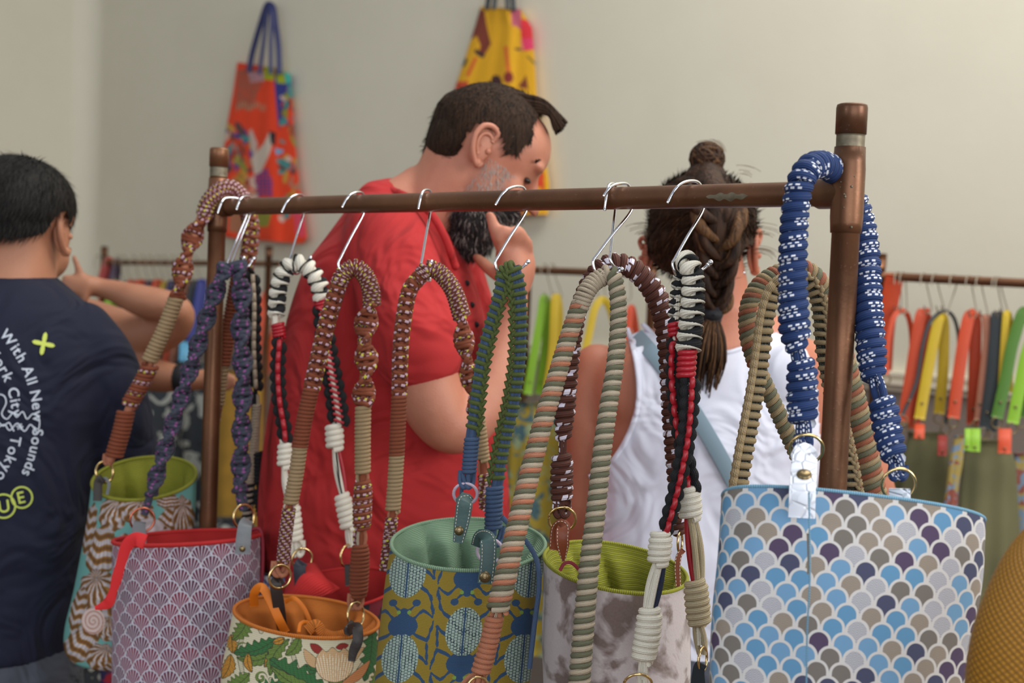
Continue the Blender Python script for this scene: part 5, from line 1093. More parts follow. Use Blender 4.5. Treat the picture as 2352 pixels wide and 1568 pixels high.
for i, ((x, y, m, w_, cn, top), ps) in enumerate(zip(LH, pos)):
    sl = -0.12; h = 60 if i < 3 else 190
    handle_back([(x - 4 + sl * h - 6, y + h), (x - 6 + sl * h * .5, y + h * 0.5), (x - 2, y + 6), (x + 2, y), (x + 6, y + 6), (x + 6 + sl * h * .4, y + h * 0.5), (x + 4 + sl * h * .8, y + h)], w_, m, cn + ' leather handle on the distant left rail, ' + ps, gL, riv=i > 6)
    if not top: hook_back(x - 22 + 6, 603, x, y + 4, 'thin distant hook above the ' + cn + ' strap ' + ps.split(',')[-1].strip(), 'hooks on the distant left rail')
gP = 'bags under the distant left rail'
sack([(440, 830, 40), (445, 900, 60), (440, 1000, 66), (436, 1300, 70)], F_dkfloral, 'black bag with pale blooms behind the slate strap', gP, tabs=((424, 785, 22, 44, S_sky),), seed=1)
sack([(360, 860, 46), (352, 930, 64), (350, 1050, 70), (350, 1400, 72)], F_dkfloral, 'black and white patterned bag behind the elbow', gP, off=0.5, tabs=((330, 800, 20, 40, S_ye),), seed=5)
sack([(556, 850, 46), (552, 900, 52), (548, 1100, 54), (546, 1330, 56)], F_mustard, 'plain mustard bag between the left post and the red shirt', gP, off=0.5, seed=3, folds=0.03)
handle_back([(590, 850), (598, 760), (606, 690), (620, 660), (634, 690), (628, 770), (612, 860)], 14, S_or, 'orange arched handle right of the second left rail post', gL)
handle_back([(566, 850), (572, 760), (580, 700), (588, 700), (584, 850)], 12, S_gr, 'green handle behind the black and cream strap', gL, riv=False)
sack([(520, 1190, 60), (518, 1300, 90), (516, 1500, 96)], F_dkfloral, 'dark patterned bag low behind the near left post', gP, off=0.6, seed=8)
sack([(230, 1460, 70), (228, 1500, 84), (226, 1680, 90)], F_redblue, 'navy and red printed cloth bag low between the shell bag and the jeans', None, off=1.75, seed=4)
# ------------------------------------------------------------------ people
def bake(o, mods):
    for t, kw in mods:
        m = o.modifiers.new(t.lower(), t)
        for k, v in kw.items(): setattr(m, k, v)
    dg = bpy.context.evaluated_depsgraph_get(); me = bpy.data.meshes.new_from_object(o.evaluated_get(dg)); o.modifiers.clear(); old = o.data; o.data = me
    if old.materials and not me.materials: me.materials.append(old.materials[0])
    for p in me.polygons: p.use_smooth = True
    return o
def fuse(name, mb, parent, voxel=0.006, smooth=6, m=None):
    o = link(name, mb, parent); bake(o, [('REMESH', dict(mode='VOXEL', voxel_size=voxel)), ('SMOOTH', dict(iterations=smooth, factor=0.5))])
    o.data.materials.clear(); o.data.materials.append(m); o.data.polygons.foreach_set('material_index', np.zeros(len(o.data.polygons), np.int32)); return o
def loft(mb, rows, mat=None, n=40, sub=6, sq=0.85):
    # rows: (x left, y left, x right, y right, depth, half thickness)
    R = np.array(rows, float); C = PV(np.stack([(R[:, 0] + R[:, 2]) / 2, (R[:, 1] + R[:, 3]) / 2, R[:, 4]], 1)); A = (PV(R[:, [2, 3, 4]]) - PV(R[:, [0, 1, 4]])) / 2
    Q = catmull(np.concatenate([C, A, R[:, 5:6], np.arange(len(R))[:, None] * 0.2], 1), 0.025); th = np.linspace(0, 2 * np.pi, n, endpoint=False)
    ct, st = np.cos(th), np.sin(th); ct = np.sign(ct) * np.abs(ct) ** sq; st = np.sign(st) * np.abs(st) ** sq; az = nrm(CZ * [1, 1, 0])
    V = Q[:, None, :3] + ct[None, :, None] * Q[:, None, 3:6] + st[None, :, None] * az * Q[:, None, 6:7]; mb.grid(V, True, mat=mat, cap=True)
def limb(mb, pts, mat=None, n=20, flat=1.0):      # (x, y, depth, radius px)
    P_ = PV([p[:3] for p in pts]); r = np.array([p[3] * p[2] / F for p in pts]); Q = catmull(np.concatenate([P_, r[:, None]], 1), 0.008); tube(mb, Q[:, :3], np.maximum(Q[:, 3], 0.001), mat, n)
    for e in (0, -1): ell(mb, Q[e, :3], np.eye(3) * Q[e, 3], mat, 14, 10)
def cut_by(o, keep):                              # keep only faces whose centre passes keep(px, py, depth, world)
    me = o.data; n = len(me.polygons); c = np.empty(n * 3); me.polygons.foreach_get('center', c); c = c.reshape(-1, 3) + wloc(o); p = PX(c); k = keep(p[:, 0], p[:, 1], p[:, 2], c)
    bm = bmesh.new(); bm.from_mesh(me); bm.faces.ensure_lookup_table(); bmesh.ops.delete(bm, geom=[bm.faces[i] for i in np.nonzero(~k)[0]], context='FACES'); bm.to_mesh(me); bm.free(); return o
def tufts(mb, o, n, length, width, flow, m, lift=0.25, seed=1, jitter=0.3, keep=None, curl=0.0):
    r = np.random.default_rng(seed); me = o.data; N_ = len(me.polygons); c = np.empty(N_ * 3); me.polygons.foreach_get('center', c); nn = np.empty(N_ * 3); me.polygons.foreach_get('normal', nn); c = c.reshape(-1, 3) + wloc(o); nn = nn.reshape(-1, 3)
    idx = r.integers(0, N_, n); c = c[idx]; nn = nn[idx]
    if keep is not None: k = keep(c); c = c[k]; nn = nn[k]
    fl = flow(c); fl = fl - nn * (fl * nn).sum(1, keepdims=True); fl = nrm(nrm(fl) + r.normal(0, jitter, c.shape)); L = (length * r.uniform(0.6, 1.3, len(c)))[:, None]
    d1 = nrm(fl + nn * lift); side = nrm(np.cross(d1, nn)) * width; m1 = c + d1 * L * 0.5; tip = c + nrm(fl + nn * (lift - curl)) * L
    V = np.stack([c - side - nn * .001, c + side - nn * .001, m1 + side * .7 + nn * .0005, m1 - side * .7 + nn * .0005, tip], 1).reshape(-1, 3); b = np.arange(len(c)) * 5
    mb.tris(V, np.concatenate([np.stack([b, b + 1, b + 2, b + 3], 1), np.stack([b + 3, b + 2, b + 4, b + 4], 1)]), m)
def ear(mb, c, X, Y, N, m=None, s=1.0):          # X forward, Y up, N outwards; c the ear centre
    rim = np.array([(0.010, 0.012, 0), (0.014, 0.026, 3), (0.002, 0.033, 6), (-0.012, 0.028, 9), (-0.018, 0.012, 11), (-0.015, -0.006, 9), (-0.006, -0.022, 5), (0.004, -0.030, 2), (0.009, -0.022, 0)]) * [s, s, s * 0.001]
    W = lambda q: c + q[:, :1] * X + q[:, 1:2] * Y + (q[:, 2:3] + 0.004) * N
    tube(mb, catmull(W(rim), 0.003), 0.0042 * s, m, 10)
    inn = rim * [0.62, 0.62, 0.7]; tube(mb, catmull(W(inn[1:7]), 0.003), 0.003 * s, m, 8)
    ell(mb, c + N * 0.002 - X * 0.003, np.array([X * 0.0165, Y * 0.030, N * 0.006]) * s, m, 16, 10); ell(mb, c + X * 0.010 * s - Y * 0.004 * s + N * 0.006, np.eye(3) * 0.005 * s, m, 8, 6); ell(mb, c - Y * 0.027 * s + X * 0.002 + N * 0.004, np.eye(3) * 0.0075 * s, m, 10, 8)
def fixears():
    for r_, m_ in ((man, S_man), (wom, S_woman), (lm, S_left)):
        for c in r_.children:
            if c.name.startswith('ear') and not c.name.startswith('earring'): c.data.materials.clear(); c.data.materials.append(m_)
def finger(mb, pts, m=None): limb(mb, pts, m, 12)

def on_surface(o, pts, lift=0.002):
    bm = bmesh.new(); bm.from_mesh(o.data); bv = BVHTree.FromBMesh(bm); off = wloc(o); out = []
    for x, y in pts:
        d = P(x, y, 1.0) - CAM; h = bv.ray_cast(Vector(CAM - off), Vector(nrm(d)))
        out.append(np.array(h[0]) + off - nrm(d) * lift if h[0] is not None else (out[-1] if out else P(x, y, 2.1)))
    bm.free(); return np.array(out)
def dens(pts, step=12):
    q = catmull(np.array([(x, y, 0) for x, y in pts], float), step); return [(a[0], a[1]) for a in q]

# ---------------- man in the red shirt
DM = 2.05
man = thing('person', P(900, 1500, DM + 0.1) * [1, 1, 0], 'bearded man in a red t-shirt standing behind the rail, head bowed, hand at his chin', 'person')
hc = P(1110, 346, DM)                            # head centre between the ears
pitch = math.radians(33); yaw = math.radians(6)
fx0 = nrm(CX * [1, 1, 0]) * math.cos(yaw) + nrm(CZ * [1, 1, 0]) * math.sin(yaw); HX = fx0 * math.cos(pitch) - up * math.sin(pitch); HZ = fx0 * math.sin(pitch) + up * math.cos(pitch); HY = np.cross(HZ, HX)   # HY: his left, away from the camera
hc = hc + HY * 0.07
def hp(x, y, z): return hc + HX * x + HY * y + HZ * z
def head_mb(mb, hp, A, s=1.0, nose=True):
    ell(mb, hp(0.004 * s, 0, 0.026 * s), [A[0] * 0.090 * s, A[1] * 0.076 * s, A[2] * 0.078 * s], None, 28, 18)
    ell(mb, hp(0.030 * s, 0, 0.038 * s), [A[0] * 0.065 * s, A[1] * 0.068 * s, A[2] * 0.062 * s], None, 28, 18)
    ell(mb, hp(-0.034 * s, 0, 0.002 * s), [A[0] * 0.047 * s, A[1] * 0.060 * s, A[2] * 0.056 * s], None, 24, 14)
    rows = [(.075, .060, -.03, .050), (.055, .083, -.03, .062), (.034, .094, -.03, .067), (.018, .091, -.03, .068), (.004, .086, -.03, .068), (-.02, .088, -.03, .067), (-.045, .089, -.02, .062), (-.07, .089, -.01, .054), (-.09, .086, 0.0, .044), (-.106, .078, .015, .030), (-.112, .068, .03, .018)]
    th = np.linspace(0, 2 * np.pi, 36, endpoint=False); V = []
    for z, f, b, w_ in rows:
        c = (f + b) / 2; a = (f - b) / 2; V.append(np.stack([hp((c + a * np.cos(t)) * s, w_ * np.sin(t) * (1 - 0.25 * max(0, math.cos(t))) * s, z * s) for t in th]))
    mb.grid(np.stack(V), True, cap=True)
    for sy in (-1, 1):
        ell(mb, hp(.082 * s, sy * .030 * s, .032 * s), [A[0] * .012 * s, A[1] * .024 * s, A[2] * .009 * s], None, 12, 8)      # brow
        ell(mb, hp(.066 * s, sy * .042 * s, -.020 * s), [A[0] * .022 * s, A[1] * .020 * s, A[2] * .022 * s], None, 12, 8)     # cheek
    if nose:
        p = catmull([hp(.088 * s, 0, .022 * s), hp(.098 * s, 0, .004 * s), hp(.112 * s, 0, -.016 * s), hp(.112 * s, 0, -.026 * s)], .004); tube(mb, p, np.linspace(.007, .014, len(p)) * s, None, 12)
        for sy in (-1, 1): ell(mb, hp(.100 * s, sy * .012 * s, -.026 * s), np.eye(3) * .0095 * s, None, 10, 8)
        tube(mb, [hp(.088 * s, -.022 * s, -.056 * s), hp(.098 * s, 0, -.054 * s), hp(.088 * s, .022 * s, -.056 * s)], .007 * s, None, 10)
A3 = (HX, HY, HZ); mb = MB(); hs = 1.06
head_mb(mb, hp, A3, hs)
emb = MB(); ear(emb, hp(-0.004, -0.076, 0.004), nrm(HX * 0.95 + HZ * 0.2), nrm(HZ * 0.95 - HX * 0.2), -HY, s=1.02); link('ear', emb, man).data.materials.append(S_man)
emb = MB(); ear(emb, hp(-0.004, 0.076, 0.004), nrm(HX * 0.95 + HZ * 0.2), nrm(HZ * 0.95 - HX * 0.2), HY, s=1.12); link('ear', emb, man).data.materials.append(S_man)
DT = DM + 0.10
limb(mb, [(1075, 345, DM + .07, 95), (1035, 430, DM + .08, 92), (975, 520, DT, 98), (930, 620, DT, 100)])      # neck
limb(mb, [(960, 430, DT - .02, 50), (900, 500, DT - .03, 80), (880, 560, DT - .04, 90)])
loft(mb, [(820, 520, 1030, 560, DT, .08), (740, 640, 1060, 680, DT, .11), (690, 800, 1090, 800, DT, .12), (650, 1100, 1130, 1100, DT, .13), (640, 1500, 1130, 1500, DT, .12)])
# near arm: upper arm, elbow, forearm, wrist
limb(mb, [(905, 560, DT - .12, 84), (935, 720, DT - .17, 84), (985, 900, DT - .20, 78), (1032, 980, DT - .20, 62), (1085, 960, DT - .18, 60), (1140, 860, DT - .14, 56), (1168, 740, DT - .10, 42), (1180, 665, DT - .06, 34)])
# hand: back of the hand, fingers curled on the beard, index raised to the cheek
limb(mb, [(1180, 665, DM - .03, 34), (1182, 620, DM - .03, 38), (1172, 585, DM - .03, 36)]); limb(mb, [(1196, 655, DM - .02, 26), (1204, 610, DM - .02, 28), (1196, 580, DM - .02, 26)])
finger(mb, [(1162, 590, DM - .04, 17), (1148, 558, DM - .05, 16), (1136, 525, DM - .055, 15), (1126, 494, DM - .055, 12)])
finger(mb, [(1178, 578, DM - .03, 17), (1176, 545, DM - .05, 16), (1158, 530, DM - .06, 15), (1146, 548, DM - .06, 12)]); finger(mb, [(1196, 578, DM - .02, 16), (1200, 548, DM - .04, 15), (1188, 528, DM - .055, 14), (1172, 538, DM - .06, 12)]); finger(mb, [(1208, 592, DM - .01, 14), (1214, 566, DM - .03, 13), (1206, 548, DM - .04, 12), (1192, 548, DM - .05, 10)])
finger(mb, [(1160, 640, DM - .02, 18), (1130, 622, DM + .0, 16), (1108, 602, DM + .02, 14), (1094, 590, DM + .03, 11)])
body = fuse('body', mb, man, 0.0048, 5, S_man)
# trousers and shirt
mb = MB(); loft(mb, [(640, 1480, 1130, 1480, DT, .125), (650, 1700, 1120, 1700, DT, .13), (680, 2100, 1090, 2100, DT, .12), (720, 2800, 1060, 2800, DT, .11)]); fuse('trousers', mb, man, 0.012, 3, T_jean)
mb = MB()
loft(mb, [(862, 428, 1012, 470, DT, .06), (815, 462, 1052, 545, DT, .105), (755, 540, 1085, 625, DT, .14), (700, 620, 1112, 720, DT, .155), (655, 760, 1140, 850, DT, .16), (624, 920, 1150, 960, DT, .165), (598, 1120, 1168, 1100, DT, .165), (596, 1320, 1180, 1300, DT, .165), (600, 1560, 1190, 1560, DT, .165)], sq=0.9)
limb(mb, [(868, 500, DT - .05, 74), (890, 560, DT - .11, 102), (915, 640, DT - .15, 104), (938, 730, DT - .18, 106), (962, 812, DT - .20, 104)], n=28)
limb(mb, [(905, 440, DT, 36), (870, 470, DT - .05, 60)])
limb(mb, [(990, 500, DT + .08, 90), (1030, 620, DT + .14, 80), (1060, 720, DT + .17, 80)])
shirt = fuse('t_shirt', mb, man, 0.009, 8, T_red)
# square sleeve hem: cut away what is below the hem line
def hem(px, py, d, w): return ~((d < DT - 0.11) & (py > np.interp(px, [850, 880, 920, 1000, 1070], [900, 920, 915, 880, 845])) & (px > 868) & (d < DT - 0.12))
hemline = MB(); 
p_ = pxpath([(1046, 700, -.02), (1066, 742, -.03), (1082, 800, -.04)], DT - .14); 
for q in ((1072, 650), (1084, 700), (1094, 745)): mb = MB(); q3 = on_surface(shirt, [q], 0.001); ell(mb, q3[0], np.eye(3) * .005, M_dark, 8, 6); link('button', mb, shirt)
mb = MB(); a = PV([(1006, 470, DT - .08), (1030, 520, DT - .1), (1046, 580, DT - .12)]); limb(mb, [(868, 428, DT - .03, 9), (920, 445, DT - .09, 9), (980, 480, DT - .13, 9), (1020, 540, DT - .14, 9), (1046, 612, DT - .12, 9)]); link('collar', mb, man).data.materials.append(T_red)
for o_ in man.children:
    if o_.name.startswith('collar'): o_.data.materials.clear(); o_.data.materials.append(T_red)
# hair: inflated skull cut along the hairline
mb = MB(); ell(mb, hp(0.030 * hs, 0, 0.041 * hs), [HX * 0.068 * hs, HY * 0.074 * hs, HZ * 0.068 * hs], H_man, 80, 50); ell(mb, hp(0.004 * hs, 0, 0.029 * hs), [HX * 0.095 * hs, HY * 0.083 * hs, HZ * 0.085 * hs], H_man, 90, 60); ell(mb, hp(-0.036 * hs, 0, 0.002 * hs), [HX * 0.050 * hs, HY * 0.065 * hs, HZ * 0.061 * hs], H_man, 80, 50); limb(mb, [(1062, 270, DM + .07, 66), (1034, 320, DM + .07, 56), (1012, 362, DM + .07, 44)], H_man, 60); limb(mb, [(1130, 250, DM + .07, 58), (1185, 248, DM + .07, 42), (1222, 258, DM + .07, 28), (1240, 270, DM + .07, 16)], H_man, 60)
hair = link('hair', mb, man)
hl = [(940, 385), (960, 362), (985, 362), (1010, 376), (1040, 370), (1056, 345), (1066, 318), (1084, 292), (1112, 280), (1140, 282), (1152, 310), (1162, 352), (1185, 356), (1205, 340), (1222, 318), (1226, 285), (1236, 262), (1262, 250), (1340, 250), (1340, 100), (900, 100), (900, 385)]
cut_by(hair, lambda x, y, d, w: inpoly(x, y, hl))
flow_m = lambda c: nrm(-HX * 0.2 - HZ * 1.0 + (c - hc) * 0.3 + HX * np.clip(((c - hc) @ HX - 0.02) * 30, 0, 3)[:, None] + HZ * np.clip(((c - hc) @ HX - 0.02) * 22, 0, 2)[:, None])
mb = MB(); tufts(mb, hair, 9000, 0.014, 0.0007, flow_m, H_man, 0.25, 2); tufts(mb, hair, 7000, 0.012, 0.0004, flow_m, H_temple, 0.36, 5, keep=lambda c: ((c - hc) @ HX > 0.022) & ((c - hc) @ HZ < 0.055))
for k in range(520):                              # quiff standing up over the forehead
    y = RNG.uniform(-0.04, 0.05); t = RNG.uniform(0, 1); D_ = DM + 0.07 + y; q_ = RNG.uniform(.55, 1); a = P(1190 + 42 * t, 214 + 46 * t, D_); b_ = P(1250 + 10 * t, 230 + 36 * t, D_); c_ = P(1250 + 10 * t + q_ * (53 - 33 * t) + RNG.uniform(-3, 3), 230 + 36 * t + q_ * (54 - 12 * t) + RNG.uniform(-4, 4), D_ - y * .1); tube(mb, catmull([a, b_, c_], 0.006), [0.0022, 0.0020, 0.0017] if False else 0.0019, H_man, 5)
tag(link('hair_strands', mb, hair), kind='stuff')
# beard
mb = MB(); ell(mb, hp(.052, 0, -.086), [HX * .053, HY * .064, HZ * .050], None, 40, 24); ell(mb, hp(.060, 0, -.116), [HX * .042, HY * .048, HZ * .038], None, 30, 18); ell(mb, hp(.036, 0, -.078), [HX * .034, HY * .062, HZ * .034], None, 40, 24); tube(mb, [hp(.094, -.03, -.052), hp(.104, 0, -.042), hp(.094, .03, -.052)], .008, None, 10)
beard = fuse('beard', mb, man, 0.004, 3, H_beard)
fb = lambda c: nrm(np.tile(HX * 0.5 - HZ * 0.9, (len(c), 1)) + (c - hc) * 2)
mb = MB(); tufts(mb, beard, 7000, 0.018, 0.0007, fb, H_beard, 0.3, 3, jitter=.35); tufts(mb, beard, 1500, 0.016, 0.0006, fb, H_grey, 0.35, 4, jitter=.35); tufts(mb, body, 140000, 0.010, 0.0005, fb, H_grey, 0.15, 8, keep=lambda c: (np.abs((c - hc) @ HY) < 0.1) & ((c - hc) @ HX > 0.012) & ((c - hc) @ HX < 0.062) & ((c - hc) @ HZ < -0.0) & ((c - hc) @ HZ > -0.10)); tag(link('beard_strands', mb, beard), kind='stuff')
mb = MB()
for sy in (-1, 1):
    mb = MB(); ell(mb, hp(.0790 * hs, sy * .034 * hs, .006 * hs), [HX * .0085, HY * .012, HZ * .005], M_eye, 16, 10); link('eye', mb, man); mb = MB()
    for k in range(60):
        t = k / 59; a = hp((.093 - .020 * t) * hs, sy * (.012 + .044 * t) * hs, (.034 + .005 * math.sin(t * 3) + RNG.uniform(-.003, .003)) * hs); tube(mb, [a, a + (-HX * .002 + HY * sy * .007 + HZ * .001)], [.0012, .0003], H_man, 4)
    link('eyebrow', mb, man)

# ---------------- woman in the white tank top, seen from behind
DW = 2.12
wom = thing('person', P(1600, 1500, DW) * [1, 1, 0], 'woman in a white tank top seen from behind, brown hair braided with a topknot', 'person')
WX = nrm(CX * [1, 1, 0]); WA = nrm(CZ * [1, 1, 0])
mb = MB(); wc = P(1612, 520, DW); k = DW / F
ell(mb, P(1612, 506, DW), [WX * 112 * k, up * 102 * k, WA * .095], None, 32, 20); ell(mb, P(1618, 560, DW + .035), [WX * 92 * k, up * 100 * k, WA * .075], None, 28, 18)
wx = lambda x, y, dd=0: P(x, y, DW + dd)
emb = MB(); ear(emb, wx(1728, 580, .02), nrm(WA * 0.7 + WX * 0.5), nrm(up - WX * 0.05), nrm(WX * 0.8 - WA * 0.7), s=1.1); link('ear', emb, wom); emb = MB(); ear(emb, wx(1487, 588, .03), nrm(WA * 0.7 - WX * 0.5), up, nrm(-WX * 0.8 - WA * 0.5), s=0.9); link('ear', emb, wom)
limb(mb, [(1622, 560, DW + .02, 72), (1640, 640, DW + .02, 74), (1648, 720, DW + .01, 80), (1650, 790, DW, 100)])
loft(mb, [(1560, 715, 1745, 700, DW, .05), (1480, 765, 1815, 745, DW, .065), (1395, 805, 1870, 790, DW - .01, .085), (1345, 870, 1900, 850, DW - .01, .10), (1352, 1000, 1890, 990, DW - .01, .11), (1380, 1150, 1850, 1150, DW, .11), (1400, 1400, 1840, 1400, DW, .12), (1390, 1600, 1850, 1600, DW, .13)], sq=0.9)
limb(mb, [(1372, 850, DW, 62), (1348, 960, DW - .01, 62), (1342, 1080, DW, 56), (1336, 1200, DW + .02, 50), (1360, 1300, DW + .10, 44), (1400, 1330, DW + .22, 38)])
limb(mb, [(1882, 845, DW, 66), (1925, 940, DW, 64), (1975, 1060, DW, 60), (2010, 1180, DW + .02, 54), (1990, 1290, DW + .10, 46), (1940, 1330, DW + .22, 38)])
# shoulder blades and spine hollow
ell(mb, P(1480, 900, DW - .085), [WX * .055, up * .07, WA * .022], None, 20, 12); ell(mb, P(1800, 890, DW - .085), [WX * .055, up * .07, WA * .022], None, 20, 12)
fuse('body', mb, wom, 0.006, 8, S_woman)
mb = MB(); loft(mb, [(1385, 1450, 1855, 1450, DW, .14), (1370, 1700, 1870, 1700, DW, .15), (1420, 2100, 1820, 2100, DW, .13), (1460, 2800, 1780, 2800, DW, .11)]); fuse('trousers', mb, wom, 0.012, 3, T_jean)
mb = MB(); loft(mb, [(1560, 708, 1745, 694, DW, .058), (1476, 757, 1820, 738, DW, .074), (1390, 797, 1876, 782, DW - .01, .094), (1338, 865, 1906, 845, DW - .01, .110), (1346, 1000, 1896, 990, DW - .01, .120), (1352, 1150, 1870, 1150, DW, .125), (1352, 1400, 1880, 1400, DW, .135), (1350, 1640, 1890, 1640, DW, .145)], sq=0.9)
ell(mb, P(1480, 900, DW - .090), [WX * .058, up * .075, WA * .028], None, 20, 12); ell(mb, P(1800, 890, DW - .090), [WX * .058, up * .075, WA * .028], None, 20, 12)
tank = fuse('tank_top', mb, wom, 0.006, 8, T_white)
tp = [(1440, 752), (1478, 744), (1500, 766), (1540, 794), (1600, 812), (1680, 806), (1745, 782), (1785, 766), (1830, 770), (1860, 820), (1876, 900), (1884, 1000), (1895, 1090), (1940, 1130), (1940, 1700), (1320, 1700), (1320, 1130), (1352, 1094), (1402, 1064), (1440, 1004), (1462, 940), (1466, 880), (1456, 810)]
cut_by(tank, lambda x, y, d, w: inpoly(x, y, tp)); tank.modifiers.new('thick', 'SOLIDIFY').thickness = 0.003
e = PV([(x, y, 0) for x, y in []]) if False else None
mb = MB()                                         # hem piping round neck and armhole, laid on the cloth
bodyw = [c for c in wom.children if c.name.startswith('body')][0]; mb = MB()
for line in (tp[12:23][::-1] if False else [(1440, 754), (1457, 810), (1467, 880), (1463, 940), (1441, 1004), (1403, 1063), (1354, 1096)], [(1478, 746), (1500, 768), (1540, 796), (1600, 814), (1680, 808), (1745, 784), (1785, 768)]):
    q = on_surface(bodyw, dens(line), 0.010); tube(mb, catmull(q, .006), 0.0042, T_white, 8)
link('hem', mb, wom)
# blue grey bag strap across the back
mb = MB(); q = on_surface(tank, dens([(1462, 770), (1500, 812), (1545, 870), (1600, 955), (1650, 1040), (1690, 1115), (1740, 1220), (1790, 1350), (1830, 1450)]), 0.006); q = catmull(q[::3], .01); strip(mb, q, 34 * k, 0.004, mat('blue_grey_strap', (128, 150, 164), 0.7)); o = link('crossbody_strap', mb, wom)
# hair: cap, topknot, braid, tail
mb = MB(); ell(mb, P(1613, 506, DW), [WX * 122 * k, up * 112 * k, WA * .107], H_woman, 90, 60); ell(mb, P(1608, 560, DW - .005), [WX * 122 * k, up * 98 * k, WA * .098], H_woman, 90, 50)
cap = link('hair', mb, wom); capline = [(1440, 300), (1800, 300), (1800, 560), (1742, 545), (1730, 560), (1712, 566), (1700, 600), (1684, 640), (1668, 672), (1640, 660), (1600, 648), (1560, 640), (1520, 620), (1490, 590), (1484, 560), (1440, 560)]
cut_by(cap, lambda x, y, d, w: inpoly(x, y, capline) | (d > DW + .06) & (y < 470))
fw = lambda c: nrm(np.stack([P(1640, 470, DW - .1)] * len(c)) - c + up * 0.0)
mb = MB(); tufts(mb, cap, 9000, 0.035, 0.0011, fw, H_woman, 0.03, 12, jitter=.10); tufts(mb, cap, 1800, 0.03, 0.0009, fw, H_tip, 0.04, 13, jitter=.12); tag(link('hair_strands', mb, cap), kind='stuff')
mb = MB(); bc = P(1624, 366, DW - .03)
limb(mb, [(1616, 480, DW - .03, 92), (1620, 425, DW - .035, 62), (1624, 385, DW - .03, 38)], H_woman, 30)
ell(mb, bc, [WX * 33 * k, up * 36 * k, WA * .024], H_woman, 24, 16)
ell(mb, bc, [WX * 36 * k, up * 37 * k, WA * .026], H_woman, 30, 20)
for i in range(60):                               # strands wound round the topknot
    ax = nrm(RNG.normal(0, 1, 3) + np.array([0, 0, .6])); e1 = nrm(np.cross(ax, [1, .3, .2])); e2 = np.cross(ax, e1); a0 = RNG.uniform(0, 6.28); th = np.linspace(a0, a0 + RNG.uniform(1.5, 3.4), 18); o_ = RNG.uniform(-.5, .5); c_ = math.sqrt(1 - o_ * o_)
    d3 = c_ * np.cos(th)[:, None] * e1 + c_ * np.sin(th)[:, None] * e2 + o_ * ax
    tube(mb, bc + d3 * np.array([.0262, .0272, .0268]), .0034 * np.sin(np.linspace(.3, 2.9, 18)), H_woman if i % 4 else H_tip, 6)
limb(mb, [(1626, 395, DW - .05, 26), (1632, 440, DW - .10, 36), (1640, 490, DW - .112, 40)], H_woman)
for i in range(46):
    a = RNG.uniform(-1, 1); p = catmull(PV([(1626 + a * 22, 388, DW - .055), (1632 + a * 34, 430, DW - .118 + abs(a) * .03), (1640 + a * 50, 480, DW - .124 + abs(a) * .03), (1645 + a * 30, 530, DW - .122)]), .006); tube(mb, p, .0035, H_woman if i % 4 else H_tip, 6)
link('topknot', mb, cap)
mb = MB(); cl = catmull(PV([(1640, 440, DW - .115), (1646, 520, DW - .128), (1650, 590, DW - .122), (1644, 650, DW - .11), (1638, 716, DW - .11)]), .004); L = arclen(cl); nseg = 6; tube(mb, cl, np.linspace(34, 14, len(cl)) * k, H_woman, 12)
for i in range(nseg):
    for sd in (-1, 1):
        t0 = (i + (0.5 if sd > 0 else 0)) / (nseg + 0.5) * L[-1]; c0 = resamp(cl, [t0])[0]; c1 = resamp(cl, [min(t0 + 0.052, L[-1])])[0]; w_ = (50 - 26 * t0 / L[-1]) * k
        A_ = c0 + WX * sd * w_ * 1.05 + up * 0.010; B_ = c0 * 0.4 + c1 * 0.6 + WX * sd * w_ * 0.72 - WA * 0.012; C_ = c1 - WX * sd * w_ * 0.12 - WA * 0.006
        p = catmull([A_, B_, C_], .004); T_, B2, N2 = ptframes(p); prof = np.sin(np.linspace(0.35, 2.8, len(p))) * w_ * 0.56
        for j in range(5): 
            o2 = (j - 2) / 2; tube(mb, p + B2 * (o2 * prof * 0.75)[:, None] + N2 * (math.cos(o2 * 1.3) * prof * .25)[:, None], prof * 0.50, H_woman if (j + i) % 5 else H_tip, 7)
link('braid', mb, cap)
mb = MB(); p = catmull(PV([(1636, 704, DW - .11), (1634, 738, DW - .11)]), .003); tube(mb, p, 22 * k, M_dark, 14); ell(mb, P(1636, 722, DW - .115), [WX * 24 * k, up * 16 * k, WA * .018], M_dark, 14, 10); link('hair_tie', mb, wom)
mb = MB()
for i in range(260):
    a = RNG.uniform(-1, 1); e2 = RNG.uniform(-1, 1); end = 905 + RNG.uniform(-90, 20) - abs(a) * 30
    p = catmull(PV([(1636 + a * 12, 732, DW - .112 + e2 * .008), (1634 + a * 30, 775, DW - .118 + e2 * .022), (1628 + a * 40, 830, DW - .12 + e2 * .024), (1622 + a * 34 + 6 * e2, end, DW - .115 + e2 * .01)]), .012); tube(mb, p, np.linspace(.0028, .0009, len(p)), H_woman if (i % 3) else H_tip, 5)
link('ponytail', mb, cap)
mb = MB()                                         # flyaways
for (cx, cy, rx, ry, a0, a1, n) in ((1750, 560, 60, 40, 2.4, 0.2, 14), (1480, 560, 60, 40, .7, 2.9, 14), (1620, 350, 40, 30, 0.3, 2.8, 16), (1740, 600, 50, 30, 1.8, -.3, 10), (1700, 420, 60, 40, 1.6, .2, 6)):
    for i in range(n):
        s_ = RNG.uniform(.5, 1.25); b0 = a0 + RNG.uniform(-.3, .3); th = np.linspace(b0, b0 + (a1 - a0) * RNG.uniform(.3, .8), 12); dd = RNG.uniform(-.05, .05)
        tube(mb, PV(np.stack([cx + rx * s_ * np.cos(th), cy - ry * s_ * np.sin(th), np.full(12, DW + dd)], 1)), .00035, H_tip, 4)
tag(link('flyaway_hair', mb, cap), kind='stuff')
mb = MB(); ell(mb, P(1708, 626, DW - .005), np.eye(3) * .003, M_chrome, 10, 8); link('earring', mb, wom)

